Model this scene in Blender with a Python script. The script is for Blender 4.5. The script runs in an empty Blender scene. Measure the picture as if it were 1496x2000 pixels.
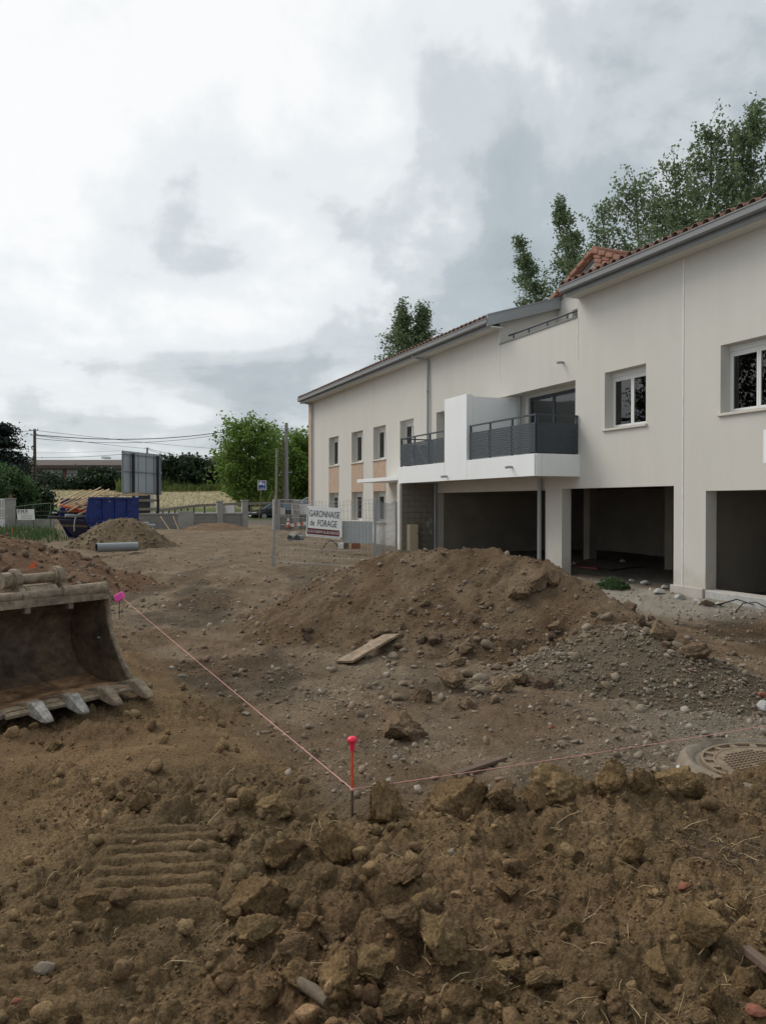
import bpy, bmesh, math, random
import numpy as np
from mathutils import Vector, Matrix
random.seed(7); RNG = np.random.default_rng(11)
SC = bpy.context.scene
COL = SC.collection

# ------------------------------------------------------------------ camera
YAW = math.radians(23.14); S_, C_ = math.sin(YAW), math.cos(YAW)
CAMZ, FPX, CX, HY = 1.6, 1500.0, 748.0, 982.0
cam = bpy.data.cameras.new('camera'); cam.sensor_fit = 'HORIZONTAL'; cam.sensor_width = 36.0
cam.lens = 36.0*FPX/1496.0; cam.clip_start = 0.05; cam.clip_end = 6000
cam_o = bpy.data.objects.new('camera', cam); COL.objects.link(cam_o)
cam_o.location = (0, 0, CAMZ)
cam_o.rotation_euler = (math.radians(90) - math.atan(18/1500.0), 0, -YAW)
SC.camera = cam_o

# ------------------------------------------------------------------ world: overcast sky with broken cloud
SUN_AZ, SUN_EL = math.radians(-38), math.radians(46)      # azimuth from +Y towards +X
SUN_DIR = Vector((math.sin(SUN_AZ)*math.cos(SUN_EL), math.cos(SUN_AZ)*math.cos(SUN_EL), math.sin(SUN_EL)))
w = bpy.data.worlds.new('World'); SC.world = w; w.use_nodes = True
nt = w.node_tree; nt.nodes.clear()
def N(t, **kw):
    n = nt.nodes.new(t)
    for k, v in kw.items(): setattr(n, k, v)
    return n
def Lk(a, b): nt.links.new(a, b)
def M(op, a, b=None, c=None, clamp=False):
    n = N('ShaderNodeMath', operation=op, use_clamp=clamp)
    for i, v in enumerate((a, b, c)):
        if v is None: continue
        if isinstance(v, (int, float)): n.inputs[i].default_value = v
        else: Lk(v, n.inputs[i])
    return n.outputs[0]
out = N('ShaderNodeOutputWorld')
tc = N('ShaderNodeTexCoord')
sep = N('ShaderNodeSeparateXYZ'); Lk(tc.outputs['Generated'], sep.inputs[0])
zc = M('MAXIMUM', sep.outputs[2], 0.0)
den = M('ADD', zc, 0.16)
px_ = M('DIVIDE', sep.outputs[0], den); py_ = M('DIVIDE', sep.outputs[1], den)
cmb = N('ShaderNodeCombineXYZ'); Lk(px_, cmb.inputs[0]); Lk(py_, cmb.inputs[1])
def noise(vec, scale, detail, rough, dist=0.0, off=(0, 0, 0)):
    mp = N('ShaderNodeMapping'); mp.inputs['Location'].default_value = off; Lk(vec, mp.inputs['Vector'])
    n = N('ShaderNodeTexNoise'); n.inputs['Scale'].default_value = scale; n.inputs['Detail'].default_value = detail
    n.inputs['Roughness'].default_value = rough; n.inputs['Distortion'].default_value = dist
    Lk(mp.outputs[0], n.inputs['Vector']); return n.outputs['Fac']
def ramp(fac, stops):
    r = N('ShaderNodeValToRGB'); cr = r.color_ramp; cr.interpolation = 'EASE'
    while len(cr.elements) < len(stops): cr.elements.new(0.5)
    for e, (p, c) in zip(cr.elements, stops):
        e.position = p; e.color = (c[0], c[1], c[2], 1)
    Lk(fac, r.inputs[0]); return r.outputs[0]
# brightness behind the cloud sheet follows the sun's side of the sky
dot = N('ShaderNodeVectorMath', operation='DOT_PRODUCT'); Lk(tc.outputs['Generated'], dot.inputs[0]); dot.inputs[1].default_value = SUN_DIR
glow = M('MULTIPLY_ADD', dot.outputs['Value'], 0.5, 0.5)
big = noise(cmb.outputs[0], 0.55, 4, 0.5, 0.35, (0.35, 2.1, 0))
mid = noise(cmb.outputs[0], 1.5, 7, 0.55, 0.30, (4.2, 1.3, 0))
dirn = noise(tc.outputs['Generated'], 5.2, 8, 0.56, 0.2, (1.7, 0.4, 3.3))
th = M('MULTIPLY_ADD', big, 0.45, M('MULTIPLY_ADD', mid, 0.62, M('MULTIPLY', dirn, 0.80)))
th = M('SUBTRACT', th, 0.465)
th = M('MULTIPLY_ADD', th, 1.2, -0.085)
th = M('ADD', th, M('MULTIPLY', M('MINIMUM', M('SUBTRACT', 0.80, glow), 0.07), 2.6))
cloud = ramp(th, [(0.20, (1.02, 1.03, 1.03)), (0.40, (0.87, 0.91, 0.93)), (0.54, (0.67, 0.72, 0.745)), (0.68, (0.50, 0.56, 0.595)), (0.86, (0.42, 0.48, 0.515))])
# gaps: a thin veil of blue where the sheet is thinnest
sky = N('ShaderNodeTexSky', sky_type='NISHITA'); sky.sun_disc = False
sky.sun_elevation = SUN_EL; sky.sun_rotation = SUN_AZ; sky.altitude = 150; sky.air_density = 1.0; sky.dust_density = 2.5
bg1 = N('ShaderNodeBackground'); Lk(sky.outputs[0], bg1.inputs[0]); bg1.inputs[1].default_value = 0.10
bg2 = N('ShaderNodeBackground'); Lk(cloud, bg2.inputs[0]); bg2.inputs[1].default_value = 0.90
mixs = N('ShaderNodeMixShader'); mixs.inputs[0].default_value = 0.93
Lk(bg1.outputs[0], mixs.inputs[1]); Lk(bg2.outputs[0], mixs.inputs[2]); Lk(mixs.outputs[0], out.inputs[0])

# ------------------------------------------------------------------ sun behind cloud
sl = bpy.data.lights.new('sun', 'SUN'); sl.energy = 1.5; sl.angle = math.radians(28); sl.color = (1.0, 0.965, 0.90)
so = bpy.data.objects.new('sun', sl); COL.objects.link(so)
so.rotation_euler = SUN_DIR.to_track_quat('Z', 'Y').to_euler(); so.location = (0, 0, 60)

# ------------------------------------------------------------------ exposure, sampling
vs = SC.view_settings; vs.view_transform = 'Standard'; vs.look = 'None'; vs.exposure = 0.12; vs.gamma = 1.0; vs.use_curve_mapping = False
SC.cycles.use_denoising = True
SC.cycles.max_bounces = 6; SC.cycles.diffuse_bounces = 4; SC.cycles.glossy_bounces = 3
SC.cycles.transparent_max_bounces = 16; SC.cycles.caustics_reflective = False; SC.cycles.caustics_refractive = False

# ------------------------------------------------------------------ pixel helpers (a pixel gives a direction, the depth comes from what it touches)
def W(l, d, z=0.0): return Vector((d*S_ + l*C_, d*C_ - l*S_, z))
def PX(px, py, d): return W((px-CX)/FPX*d, d, CAMZ + (HY-py)/FPX*d)
def LD(x, y): return x*C_ - y*S_, x*S_ + y*C_      # world -> lateral, depth

# ------------------------------------------------------------------ materials
MATS = {}
def material(name, col, rough=0.8, var=0.12, scale=6.0, bump=0.0, bscale=40.0, metal=0.0, spec=0.4, detail=6, col2=None, attr=False, stretch=None, bdist=0.02, fine=0):
    m = bpy.data.materials.new(name); m.use_nodes = True; t = m.node_tree; t.nodes.clear()
    o = t.nodes.new('ShaderNodeOutputMaterial'); b = t.nodes.new('ShaderNodeBsdfPrincipled')
    t.links.new(b.outputs[0], o.inputs[0])
    b.inputs['Roughness'].default_value = rough; b.inputs['Metallic'].default_value = metal
    b.inputs['Specular IOR Level'].default_value = spec
    c = t.nodes.new('ShaderNodeTexCoord'); vec = c.outputs['Object']
    if stretch:
        mp = t.nodes.new('ShaderNodeMapping'); mp.inputs['Scale'].default_value = stretch
        t.links.new(vec, mp.inputs['Vector']); vec = mp.outputs[0]
    n = t.nodes.new('ShaderNodeTexNoise'); n.inputs['Scale'].default_value = scale; n.inputs['Detail'].default_value = detail
    n.inputs['Roughness'].default_value = 0.6; t.links.new(vec, n.inputs['Vector'])
    r = t.nodes.new('ShaderNodeValToRGB'); r.color_ramp.elements[0].position = 0.3; r.color_ramp.elements[1].position = 0.7
    c2 = col2 or col
    r.color_ramp.elements[0].color = (*[max(0, x*(1-var)) for x in col], 1)
    r.color_ramp.elements[1].color = (*[min(1, x*(1+var)) for x in c2], 1)
    t.links.new(n.outputs['Fac'], r.inputs[0]); res = r.outputs[0]
    if fine:
        nf = t.nodes.new('ShaderNodeTexNoise'); nf.inputs['Scale'].default_value = fine; nf.inputs['Detail'].default_value = 7; nf.inputs['Roughness'].default_value = 0.75
        t.links.new(vec, nf.inputs['Vector']); rf_ = t.nodes.new('ShaderNodeValToRGB'); rf_.color_ramp.elements[0].position = 0.34; rf_.color_ramp.elements[1].position = 0.66
        rf_.color_ramp.elements[0].color = (0.50, 0.48, 0.46, 1); rf_.color_ramp.elements[1].color = (1.40, 1.40, 1.37, 1); t.links.new(nf.outputs['Fac'], rf_.inputs[0])
        mf = t.nodes.new('ShaderNodeMix'); mf.data_type = 'RGBA'; mf.blend_type = 'MULTIPLY'; mf.inputs[0].default_value = 1
        t.links.new(res, mf.inputs[6]); t.links.new(rf_.outputs[0], mf.inputs[7]); res = mf.outputs[2]
    if attr:
        a = t.nodes.new('ShaderNodeAttribute'); a.attribute_name = 'Col'
        mx = t.nodes.new('ShaderNodeMix'); mx.data_type = 'RGBA'; mx.blend_type = 'MULTIPLY'; mx.inputs[0].default_value = 1
        t.links.new(res, mx.inputs[6]); t.links.new(a.outputs['Color'], mx.inputs[7]); res = mx.outputs[2]
    t.links.new(res, b.inputs['Base Color'])
    if bump:
        n2 = t.nodes.new('ShaderNodeTexNoise'); n2.inputs['Scale'].default_value = bscale; n2.inputs['Detail'].default_value = 8
        n2.inputs['Roughness'].default_value = 0.65
        t.links.new(vec, n2.inputs['Vector'])
        bp = t.nodes.new('ShaderNodeBump'); bp.inputs['Strength'].default_value = bump; bp.inputs['Distance'].default_value = bdist
        t.links.new(n2.outputs['Fac'], bp.inputs['Height']); t.links.new(bp.outputs[0], b.inputs['Normal'])
    MATS[name] = m; return m
def brick_material(name, c1, c2, mortar, bw, bh, ms, rough=0.85, axis='yz'):
    m = material(name, c1, rough); t = m.node_tree
    b = [n for n in t.nodes if n.type == 'BSDF_PRINCIPLED'][0]; c = [n for n in t.nodes if n.type == 'TEX_COORD'][0]
    sp = t.nodes.new('ShaderNodeSeparateXYZ'); cb = t.nodes.new('ShaderNodeCombineXYZ'); t.links.new(c.outputs['Object'], sp.inputs[0])
    t.links.new(sp.outputs['XYZ'.index(axis[0].upper())], cb.inputs[0]); t.links.new(sp.outputs[2], cb.inputs[1])
    br = t.nodes.new('ShaderNodeTexBrick'); br.inputs['Color1'].default_value = (*c1, 1); br.inputs['Color2'].default_value = (*c2, 1)
    br.inputs['Mortar'].default_value = (*mortar, 1); br.inputs['Scale'].default_value = 1; br.inputs['Mortar Size'].default_value = ms
    br.inputs['Brick Width'].default_value = bw; br.inputs['Row Height'].default_value = bh
    t.links.new(cb.outputs[0], br.inputs['Vector'])
    mx = t.nodes.new('ShaderNodeMix'); mx.data_type = 'RGBA'; mx.blend_type = 'MULTIPLY'; mx.inputs[0].default_value = 0.35
    n = t.nodes.new('ShaderNodeTexNoise'); n.inputs['Scale'].default_value = 3; n.inputs['Detail'].default_value = 8; t.links.new(c.outputs['Object'], n.inputs['Vector'])
    t.links.new(br.outputs[0], mx.inputs[6]); t.links.new(n.outputs['Fac'], mx.inputs[7])
    t.links.new(mx.outputs[2], b.inputs['Base Color'])
    bp = t.nodes.new('ShaderNodeBump'); bp.inputs['Strength'].default_value = 0.5; bp.inputs['Distance'].default_value = 0.01; bp.invert = True
    t.links.new(br.outputs['Fac'], bp.inputs['Height']); t.links.new(bp.outputs[0], b.inputs['Normal'])
    return m
def glass_material(name, tint=(0.75, 0.8, 0.8)):
    m = bpy.data.materials.new(name); m.use_nodes = True; t = m.node_tree; t.nodes.clear()
    o = t.nodes.new('ShaderNodeOutputMaterial'); tr = t.nodes.new('ShaderNodeBsdfTransparent'); tr.inputs[0].default_value = (*tint, 1)
    g = t.nodes.new('ShaderNodeBsdfGlossy'); g.inputs['Roughness'].default_value = 0.01; g.inputs['Color'].default_value = (1, 1, 1, 1)
    f = t.nodes.new('ShaderNodeFresnel'); f.inputs[0].default_value = 1.75
    x = t.nodes.new('ShaderNodeMixShader'); t.links.new(f.outputs[0], x.inputs[0]); t.links.new(tr.outputs[0], x.inputs[1]); t.links.new(g.outputs[0], x.inputs[2])
    t.links.new(x.outputs[0], o.inputs[0]); MATS[name] = m; return m
def leaf_material(name, dark, light, trans=0.35, scale=0.9):
    m = bpy.data.materials.new(name); m.use_nodes = True; t = m.node_tree; t.nodes.clear()
    o = t.nodes.new('ShaderNodeOutputMaterial'); d = t.nodes.new('ShaderNodeBsdfPrincipled'); d.inputs['Roughness'].default_value = 0.55; d.inputs['Specular IOR Level'].default_value = 0.3
    tl = t.nodes.new('ShaderNodeBsdfTranslucent'); x = t.nodes.new('ShaderNodeMixShader'); x.inputs[0].default_value = trans
    a = t.nodes.new('ShaderNodeAttribute'); a.attribute_name = 'Col'
    r = t.nodes.new('ShaderNodeValToRGB'); r.color_ramp.elements[0].color = (*dark, 1); r.color_ramp.elements[1].color = (*light, 1)
    sp = t.nodes.new('ShaderNodeSeparateColor'); t.links.new(a.outputs['Color'], sp.inputs[0]); t.links.new(sp.outputs[0], r.inputs[0])
    t.links.new(r.outputs[0], d.inputs['Base Color']); t.links.new(r.outputs[0], tl.inputs[0])
    t.links.new(d.outputs[0], x.inputs[1]); t.links.new(tl.outputs[0], x.inputs[2]); t.links.new(x.outputs[0], o.inputs[0])
    MATS[name] = m; return m

material('plaster', (0.625, 0.600, 0.550), 0.9, 0.025, 0.7, 0.2, 120)
material('plaster_base', (0.64, 0.63, 0.60), 0.9, 0.10, 1.6, 0.3, 60)
material('white_panel', (0.86, 0.87, 0.87), 0.45, 0.02, 0.8)
material('concrete', (0.33, 0.32, 0.30), 0.92, 0.18, 2.5, 0.3, 50)
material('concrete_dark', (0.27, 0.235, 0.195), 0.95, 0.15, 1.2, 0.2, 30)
material('mortar_pale', (0.46, 0.45, 0.43), 0.95, 0.18, 7, 0.5, 50)
material('block', (0.23, 0.205, 0.17), 0.95, 0.16, 9, 0.5, 90)
material('mortar', (0.26, 0.24, 0.21), 0.95, 0.1, 9)
material('anthracite', (0.050, 0.062, 0.073), 0.5, 0.05, 3)
material('zinc', (0.34, 0.355, 0.365), 0.5, 0.06, 2, metal=0.25)
material('gutter_grey', (0.205, 0.21, 0.21), 0.45, 0.05, 2)
material('soffit_brown', (0.10, 0.09, 0.08), 0.7)
material('pvc_white', (0.74, 0.74, 0.72), 0.35, 0.02, 2)
material('stone_sill', (0.62, 0.58, 0.52), 0.8, 0.05, 4)
material('roof_tile', (0.175, 0.092, 0.068), 0.88, 0.4, 2.6, 0.3, 60, col2=(0.235, 0.135, 0.102), fine=9)
material('orange_tile', (0.32, 0.16, 0.108), 0.85, 0.2, 5, 0.3, 60)
brick_material('brick_facing', (0.60, 0.395, 0.265), (0.66, 0.45, 0.31), (0.56, 0.45, 0.36), 0.22, 0.065, 0.012)
brick_material('block_far', (0.30, 0.29, 0.275), (0.34, 0.33, 0.31), (0.26, 0.25, 0.24), 0.5, 0.2, 0.012, axis='xz')
material('pipe_grey', (0.27, 0.285, 0.295), 0.45, 0.06, 3)
material('pipe_inside_shaded', (0.06, 0.06, 0.06), 0.8)  # grey pipe darkened inside: shade of the hollow put into the colour
material('steel_galv', (0.33, 0.345, 0.36), 0.45, 0.1, 4, metal=0.5)
material('steel_dark', (0.03, 0.032, 0.036), 0.6)
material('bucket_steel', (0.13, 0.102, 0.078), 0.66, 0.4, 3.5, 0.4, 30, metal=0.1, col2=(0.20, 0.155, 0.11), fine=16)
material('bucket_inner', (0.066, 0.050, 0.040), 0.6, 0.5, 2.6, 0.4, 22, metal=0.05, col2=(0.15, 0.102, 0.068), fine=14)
material('bucket_rust', (0.17, 0.080, 0.036), 0.6, 0.5, 5, 0.4, 40, col2=(0.30, 0.18, 0.10), fine=12)
material('tooth_steel', (0.33, 0.31, 0.285), 0.5, 0.3, 12, 0.4, 50, metal=0.45, fine=25)
material('mud_steel', (0.24, 0.185, 0.13), 0.8, 0.3, 9, 0.4, 50, fine=20)
material('skip_blue', (0.015, 0.036, 0.19), 0.5, 0.25, 3, 0.2, 10, fine=5)
material('skip_blue_shaded', (0.008, 0.014, 0.06), 0.5, 0.2, 3)  # skip blue darkened: shade of the low end put into the colour
material('timber', (0.52, 0.37, 0.22), 0.85, 0.18, 3, 0.2, 30, stretch=(1, 1, 1))
material('timber_old', (0.30, 0.215, 0.14), 0.9, 0.2, 5, 0.3, 40)
material('timber_grey', (0.26, 0.225, 0.185), 0.9, 0.22, 5, 0.4, 40)
material('timber_dark', (0.14, 0.095, 0.068), 0.9, 0.25, 6, 0.4, 40)
material('stick_wood', (0.15, 0.115, 0.08), 0.9, 0.25, 14, 0.5, 50)
material('concrete_pole', (0.30, 0.285, 0.26), 0.9, 0.12, 3)
material('cable', (0.012, 0.012, 0.013), 0.6)
material('red_plastic', (0.80, 0.030, 0.075), 0.35, 0.03, 5)
material('orange_paint', (0.62, 0.095, 0.035), 0.55, 0.2, 40)
material('rebar', (0.10, 0.07, 0.05), 0.7, 0.3, 60)
material('string_pink', (0.74, 0.36, 0.32), 0.8)
material('tag_pink', (0.85, 0.10, 0.42), 0.5, 0.05, 5)
material('timber_plank', (0.29, 0.215, 0.15), 0.9, 0.3, 5, 0.4, 40, fine=14)
material('board_back', (0.40, 0.44, 0.47), 0.5, 0.12, 0.8, metal=0.2)
material('iron_cover', (0.25, 0.185, 0.125), 0.7, 0.25, 9, 0.7, 60, metal=0.1)
material('sign_white', (0.74, 0.75, 0.74), 0.5, 0.03, 4)
material('sign_maroon', (0.12, 0.015, 0.02), 0.5)
material('ink_black', (0.012, 0.012, 0.014), 0.6)
material('panel_grey', (0.40, 0.42, 0.42), 0.6, 0.08, 3)
material('sign_blue', (0.02, 0.06, 0.26), 0.45)
material('car_black', (0.010, 0.011, 0.013), 0.22, 0.1, 3, spec=0.6)
material('car_white', (0.62, 0.63, 0.63), 0.3, 0.05, 3)
material('rubber', (0.02, 0.02, 0.02), 0.9)
material('chrome', (0.6, 0.6, 0.6), 0.2, metal=1.0)
material('car_glass', (0.10, 0.13, 0.145), 0.04, spec=0.9)
material('road_asphalt', (0.16, 0.16, 0.16), 0.9, 0.1, 2)
material('bark', (0.10, 0.085, 0.07), 0.95, 0.3, 6, 0.4, 20)
material('bark_pale', (0.20, 0.19, 0.17), 0.95, 0.3, 6, 0.4, 20)
material('wall_shed', (0.33, 0.35, 0.36), 0.8, 0.1, 0.6)
material('roof_shed', (0.085, 0.062, 0.055), 0.85, 0.15, 0.5)
material('shed_column', (0.20, 0.085, 0.065), 0.85, 0.15, 2)
material('cabinet_beige', (0.52, 0.455, 0.32), 0.6, 0.05, 3)
material('chalk', (0.50, 0.50, 0.48), 0.9, 0.1, 20)
material('orange_bag', (0.75, 0.14, 0.05), 0.6)
material('red_hose', (0.22, 0.028, 0.045), 0.5)
material('cone_orange', (0.50, 0.12, 0.06), 0.6)
material('brick_red', (0.25, 0.095, 0.06), 0.9, 0.25, 12, 0.4, 50)
material('green_wire', (0.06, 0.11, 0.06), 0.6)
material('straw', (0.40, 0.305, 0.175), 0.85, 0.25, 30)
material('root', (0.13, 0.095, 0.065), 0.9, 0.25, 30)
material('clod_soil', (1.0, 1.0, 1.0), 0.97, 0.22, 9.0, 1.0, 60.0, attr=True, spec=0.08, fine=90, bdist=0.012)
material('stone_soil', (1.0, 1.0, 1.0), 0.9, 0.22, 14.0, 0.4, 60.0, attr=True, spec=0.25)
for i, c in enumerate(((0.150, 0.099, 0.051), (0.132, 0.087, 0.046), (0.160, 0.110, 0.058), (0.120, 0.080, 0.046))):
    material('clod_%d' % i, [v*1.46 for v in c], 0.97, 0.30, 1.6, 1.0, 15.0, spec=0.06, bdist=0.010, detail=9, fine=9)
    material('clodm_%d' % i, [v*k for v, k in zip(c, (1.22, 1.28, 1.6))], 0.97, 0.30, 1.6, 1.0, 15.0, spec=0.08, bdist=0.007, detail=9, fine=9)
for i, c in enumerate(((0.195, 0.147, 0.100), (0.245, 0.20, 0.145), (0.165, 0.120, 0.079), (0.180, 0.140, 0.100))):
    material('stone_%d' % i, c, 0.88, 0.22, 2.5, 0.5, 8.0, spec=0.25, bdist=0.002)
glass_material('glass')
leaf_material('leaf_poplar', (0.065, 0.105, 0.050), (0.235, 0.300, 0.145), 0.45)
leaf_material('leaf_bright', (0.065, 0.125, 0.022), (0.25, 0.37, 0.08), 0.45)
leaf_material('leaf_dark', (0.012, 0.026, 0.012), (0.048, 0.076, 0.030), 0.25)
leaf_material('leaf_cedar', (0.012, 0.022, 0.016), (0.040, 0.058, 0.042), 0.15)
leaf_material('leaf_weed', (0.032, 0.070, 0.024), (0.10, 0.165, 0.060), 0.35)
leaf_material('grass_gold', (0.30, 0.24, 0.13), (0.50, 0.42, 0.26), 0.25)
material('joint_white', (0.84, 0.83, 0.80), 0.8)
material('collar_dusty', (0.225, 0.185, 0.140), 0.95, 0.25, 9, 0.6, 50)
leaf_material('grass_green', (0.10, 0.135, 0.035), (0.24, 0.28, 0.09), 0.30)

def weather(name, z0, z1, dirt, amt):
    """rain streaks down the render and a band of mud splash at its foot"""
    t = MATS[name].node_tree; b = [n for n in t.nodes if n.type == 'BSDF_PRINCIPLED'][0]; c = [n for n in t.nodes if n.type == 'TEX_COORD'][0]
    src = b.inputs['Base Color'].links[0].from_socket
    mp = t.nodes.new('ShaderNodeMapping'); mp.inputs['Scale'].default_value = (2.2, 2.2, 0.16); t.links.new(c.outputs['Object'], mp.inputs[0])
    n = t.nodes.new('ShaderNodeTexNoise'); n.inputs['Scale'].default_value = 1.0; n.inputs['Detail'].default_value = 7; n.inputs['Roughness'].default_value = 0.62; t.links.new(mp.outputs[0], n.inputs['Vector'])
    r = t.nodes.new('ShaderNodeValToRGB'); r.color_ramp.elements[0].position = 0.32; r.color_ramp.elements[1].position = 0.62
    r.color_ramp.elements[0].color = (0.972, 0.970, 0.966, 1); r.color_ramp.elements[1].color = (1.01, 1.01, 1.01, 1); t.links.new(n.outputs['Fac'], r.inputs[0])
    m1 = t.nodes.new('ShaderNodeMix'); m1.data_type = 'RGBA'; m1.blend_type = 'MULTIPLY'; m1.inputs[0].default_value = 1; t.links.new(src, m1.inputs[6]); t.links.new(r.outputs[0], m1.inputs[7])
    sp = t.nodes.new('ShaderNodeSeparateXYZ'); t.links.new(c.outputs['Object'], sp.inputs[0])
    n2 = t.nodes.new('ShaderNodeTexNoise'); n2.inputs['Scale'].default_value = 3.5; n2.inputs['Detail'].default_value = 8; t.links.new(c.outputs['Object'], n2.inputs['Vector'])
    ad = t.nodes.new('ShaderNodeMath'); ad.operation = 'MULTIPLY_ADD'; t.links.new(n2.outputs['Fac'], ad.inputs[0]); ad.inputs[1].default_value = -0.9; t.links.new(sp.outputs[2], ad.inputs[2])
    mr = t.nodes.new('ShaderNodeMapRange'); mr.inputs['From Min'].default_value = z0-0.45; mr.inputs['From Max'].default_value = z1-0.45; mr.inputs['To Min'].default_value = amt; mr.inputs['To Max'].default_value = 0.0; t.links.new(ad.outputs[0], mr.inputs['Value'])
    m2 = t.nodes.new('ShaderNodeMix'); m2.data_type = 'RGBA'; t.links.new(mr.outputs[0], m2.inputs[0]); t.links.new(m1.outputs[2], m2.inputs[6]); m2.inputs[7].default_value = (*dirt, 1)
    t.links.new(m2.outputs[2], b.inputs['Base Color'])
weather('plaster', -0.1, 0.55, (0.36, 0.31, 0.25), 0.55); weather('plaster_base', -0.1, 0.6, (0.34, 0.29, 0.23), 0.6); weather('white_panel', -5, -4, (0.3, 0.3, 0.3), 0.0)
# ------------------------------------------------------------------ object helpers
ORG = {}
def tag(o, label=None, cat=None, group=None, kind=None):
    if label: o['label'] = label
    if cat: o['category'] = cat
    if group: o['group'] = group
    if kind: o['kind'] = kind
    return o
def thing(name, loc, label, cat, group=None):
    o = bpy.data.objects.new(name, None); COL.objects.link(o); o.empty_display_size = 0.2
    o.location = loc; ORG[o.name] = Vector(loc); tag(o, label, cat, group); return o
def link(name, me, parent=None, mat=None):
    o = bpy.data.objects.new(name, me); COL.objects.link(o)
    if mat is not None and not me.materials: me.materials.append(MATS[mat])
    if parent is not None: o.parent = parent; ORG[o.name] = ORG[parent.name]
    else: ORG[o.name] = Vector((0, 0, 0))
    return o
class MB:
    """collects shapes in world coordinates, links them as one mesh"""
    def __init__(s): s.v = []; s.f = []
    def add(s, vs, fs):
        k = len(s.v); s.v += [tuple(v) for v in vs]; s.f += [tuple(i+k for i in f) for f in fs]; return s
    def box(s, x0, x1, y0, y1, z0, z1):
        vs = [(x, y, z) for x in (x0, x1) for y in (y0, y1) for z in (z0, z1)]
        return s.add(vs, [(0, 1, 3, 2), (4, 6, 7, 5), (0, 4, 5, 1), (2, 3, 7, 6), (0, 2, 6, 4), (1, 5, 7, 3)])
    def obox(s, c, ax, ay, az):
        c = Vector(c); ax, ay, az = Vector(ax), Vector(ay), Vector(az)
        vs = [c + ax*i + ay*j + az*k for i in (-1, 1) for j in (-1, 1) for k in (-1, 1)]
        fs = [(0, 1, 3, 2), (4, 6, 7, 5), (0, 4, 5, 1), (2, 3, 7, 6), (0, 2, 6, 4), (1, 5, 7, 3)]
        if ax.cross(ay).dot(az) < 0: fs = [f[::-1] for f in fs]
        return s.add(vs, fs)
    def bar(s, a, b, wd, ht, up=(0, 0, 1)):
        a, b = Vector(a), Vector(b); d = (b-a); u = Vector(up); d_ = d.normalized()
        sd = d_.cross(u)
        if sd.length < 1e-4: sd = d_.cross(Vector((1, 0, 0)))
        sd.normalize(); u2 = sd.cross(d_).normalized()
        return s.obox((a+b)/2, d/2, sd*(wd/2), u2*(ht/2))
    def tube(s, pts, r, n=8, cap=True):
        pts = [Vector(p) for p in pts]; rs = r if isinstance(r, (list, tuple)) else [r]*len(pts)
        k0 = len(s.v); prev = None
        for i, p in enumerate(pts):
            t = (pts[min(i+1, len(pts)-1)] - pts[max(i-1, 0)]).normalized()
            if prev is None:
                a = t.cross(Vector((0, 0, 1)));
                if a.length < 1e-3: a = t.cross(Vector((1, 0, 0)))
            else: a = prev - t*prev.dot(t)
            a.normalize(); b = t.cross(a); prev = a
            for j in range(n):
                th = 2*math.pi*j/n; s.v.append(tuple(p + a*(rs[i]*math.cos(th)) + b*(rs[i]*math.sin(th))))
        for i in range(len(pts)-1):
            for j in range(n):
                q = k0+i*n; s.f.append((q+j, q+(j+1) % n, q+n+(j+1) % n, q+n+j))
        if cap:
            s.f.append(tuple(k0+j for j in range(n))[::-1]); s.f.append(tuple(k0+(len(pts)-1)*n+j for j in range(n)))
        return s
    def lathe(s, c, prof, n=24):
        c = Vector(c); k0 = len(s.v)
        for (r, z) in prof:
            for j in range(n):
                th = 2*math.pi*j/n; s.v.append((c.x+r*math.cos(th), c.y+r*math.sin(th), c.z+z))
        for i in range(len(prof)-1):
            for j in range(n):
                q = k0+i*n; s.f.append((q+j, q+(j+1) % n, q+n+(j+1) % n, q+n+j))
        return s
    def prism(s, poly, off):
        """poly: list of 3-D points in a plane, extruded by off"""
        off = Vector(off); n = len(poly); k = len(s.v)
        s.v += [tuple(Vector(p)) for p in poly] + [tuple(Vector(p)+off) for p in poly]
        s.f.append(tuple(k+i for i in range(n))); s.f.append(tuple(k+n+i for i in range(n))[::-1])
        for i in range(n): s.f.append((k+i, k+n+i, k+n+(i+1) % n, k+(i+1) % n))
        return s
    def build(s, name, mat, parent=None, smooth=False, bevel=0.0):
        org = ORG[parent.name] if parent is not None else Vector((0, 0, 0))
        me = bpy.data.meshes.new(name)
        me.from_pydata([(v[0]-org.x, v[1]-org.y, v[2]-org.z) for v in s.v], [], s.f)
        bm = bmesh.new(); bm.from_mesh(me); bmesh.ops.recalc_face_normals(bm, faces=bm.faces)
        if bevel: bmesh.ops.bevel(bm, geom=[e for e in bm.edges if e.is_manifold and e.calc_face_angle(0) > 0.6], offset=bevel, segments=1, affect='EDGES', clamp_overlap=True)
        bm.to_mesh(me); bm.free()
        if smooth:
            for p in me.polygons: p.use_smooth = True
            me.set_sharp_from_angle(angle=math.radians(40))
        return link(name, me, parent, mat)
def one(name, mb, mat, label, cat, group=None, smooth=False, bevel=0.0):
    """a thing that is one mesh, its origin at its base"""
    vs = np.array(mb.v); c = Vector(((vs[:, 0].min()+vs[:, 0].max())/2, (vs[:, 1].min()+vs[:, 1].max())/2, vs[:, 2].min()))
    mb.v = [(v[0]-c.x, v[1]-c.y, v[2]-c.z) for v in mb.v]
    o = mb.build(name, mat, None, smooth, bevel); o.location = c; ORG[o.name] = c
    return tag(o, label, cat, group)
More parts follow.
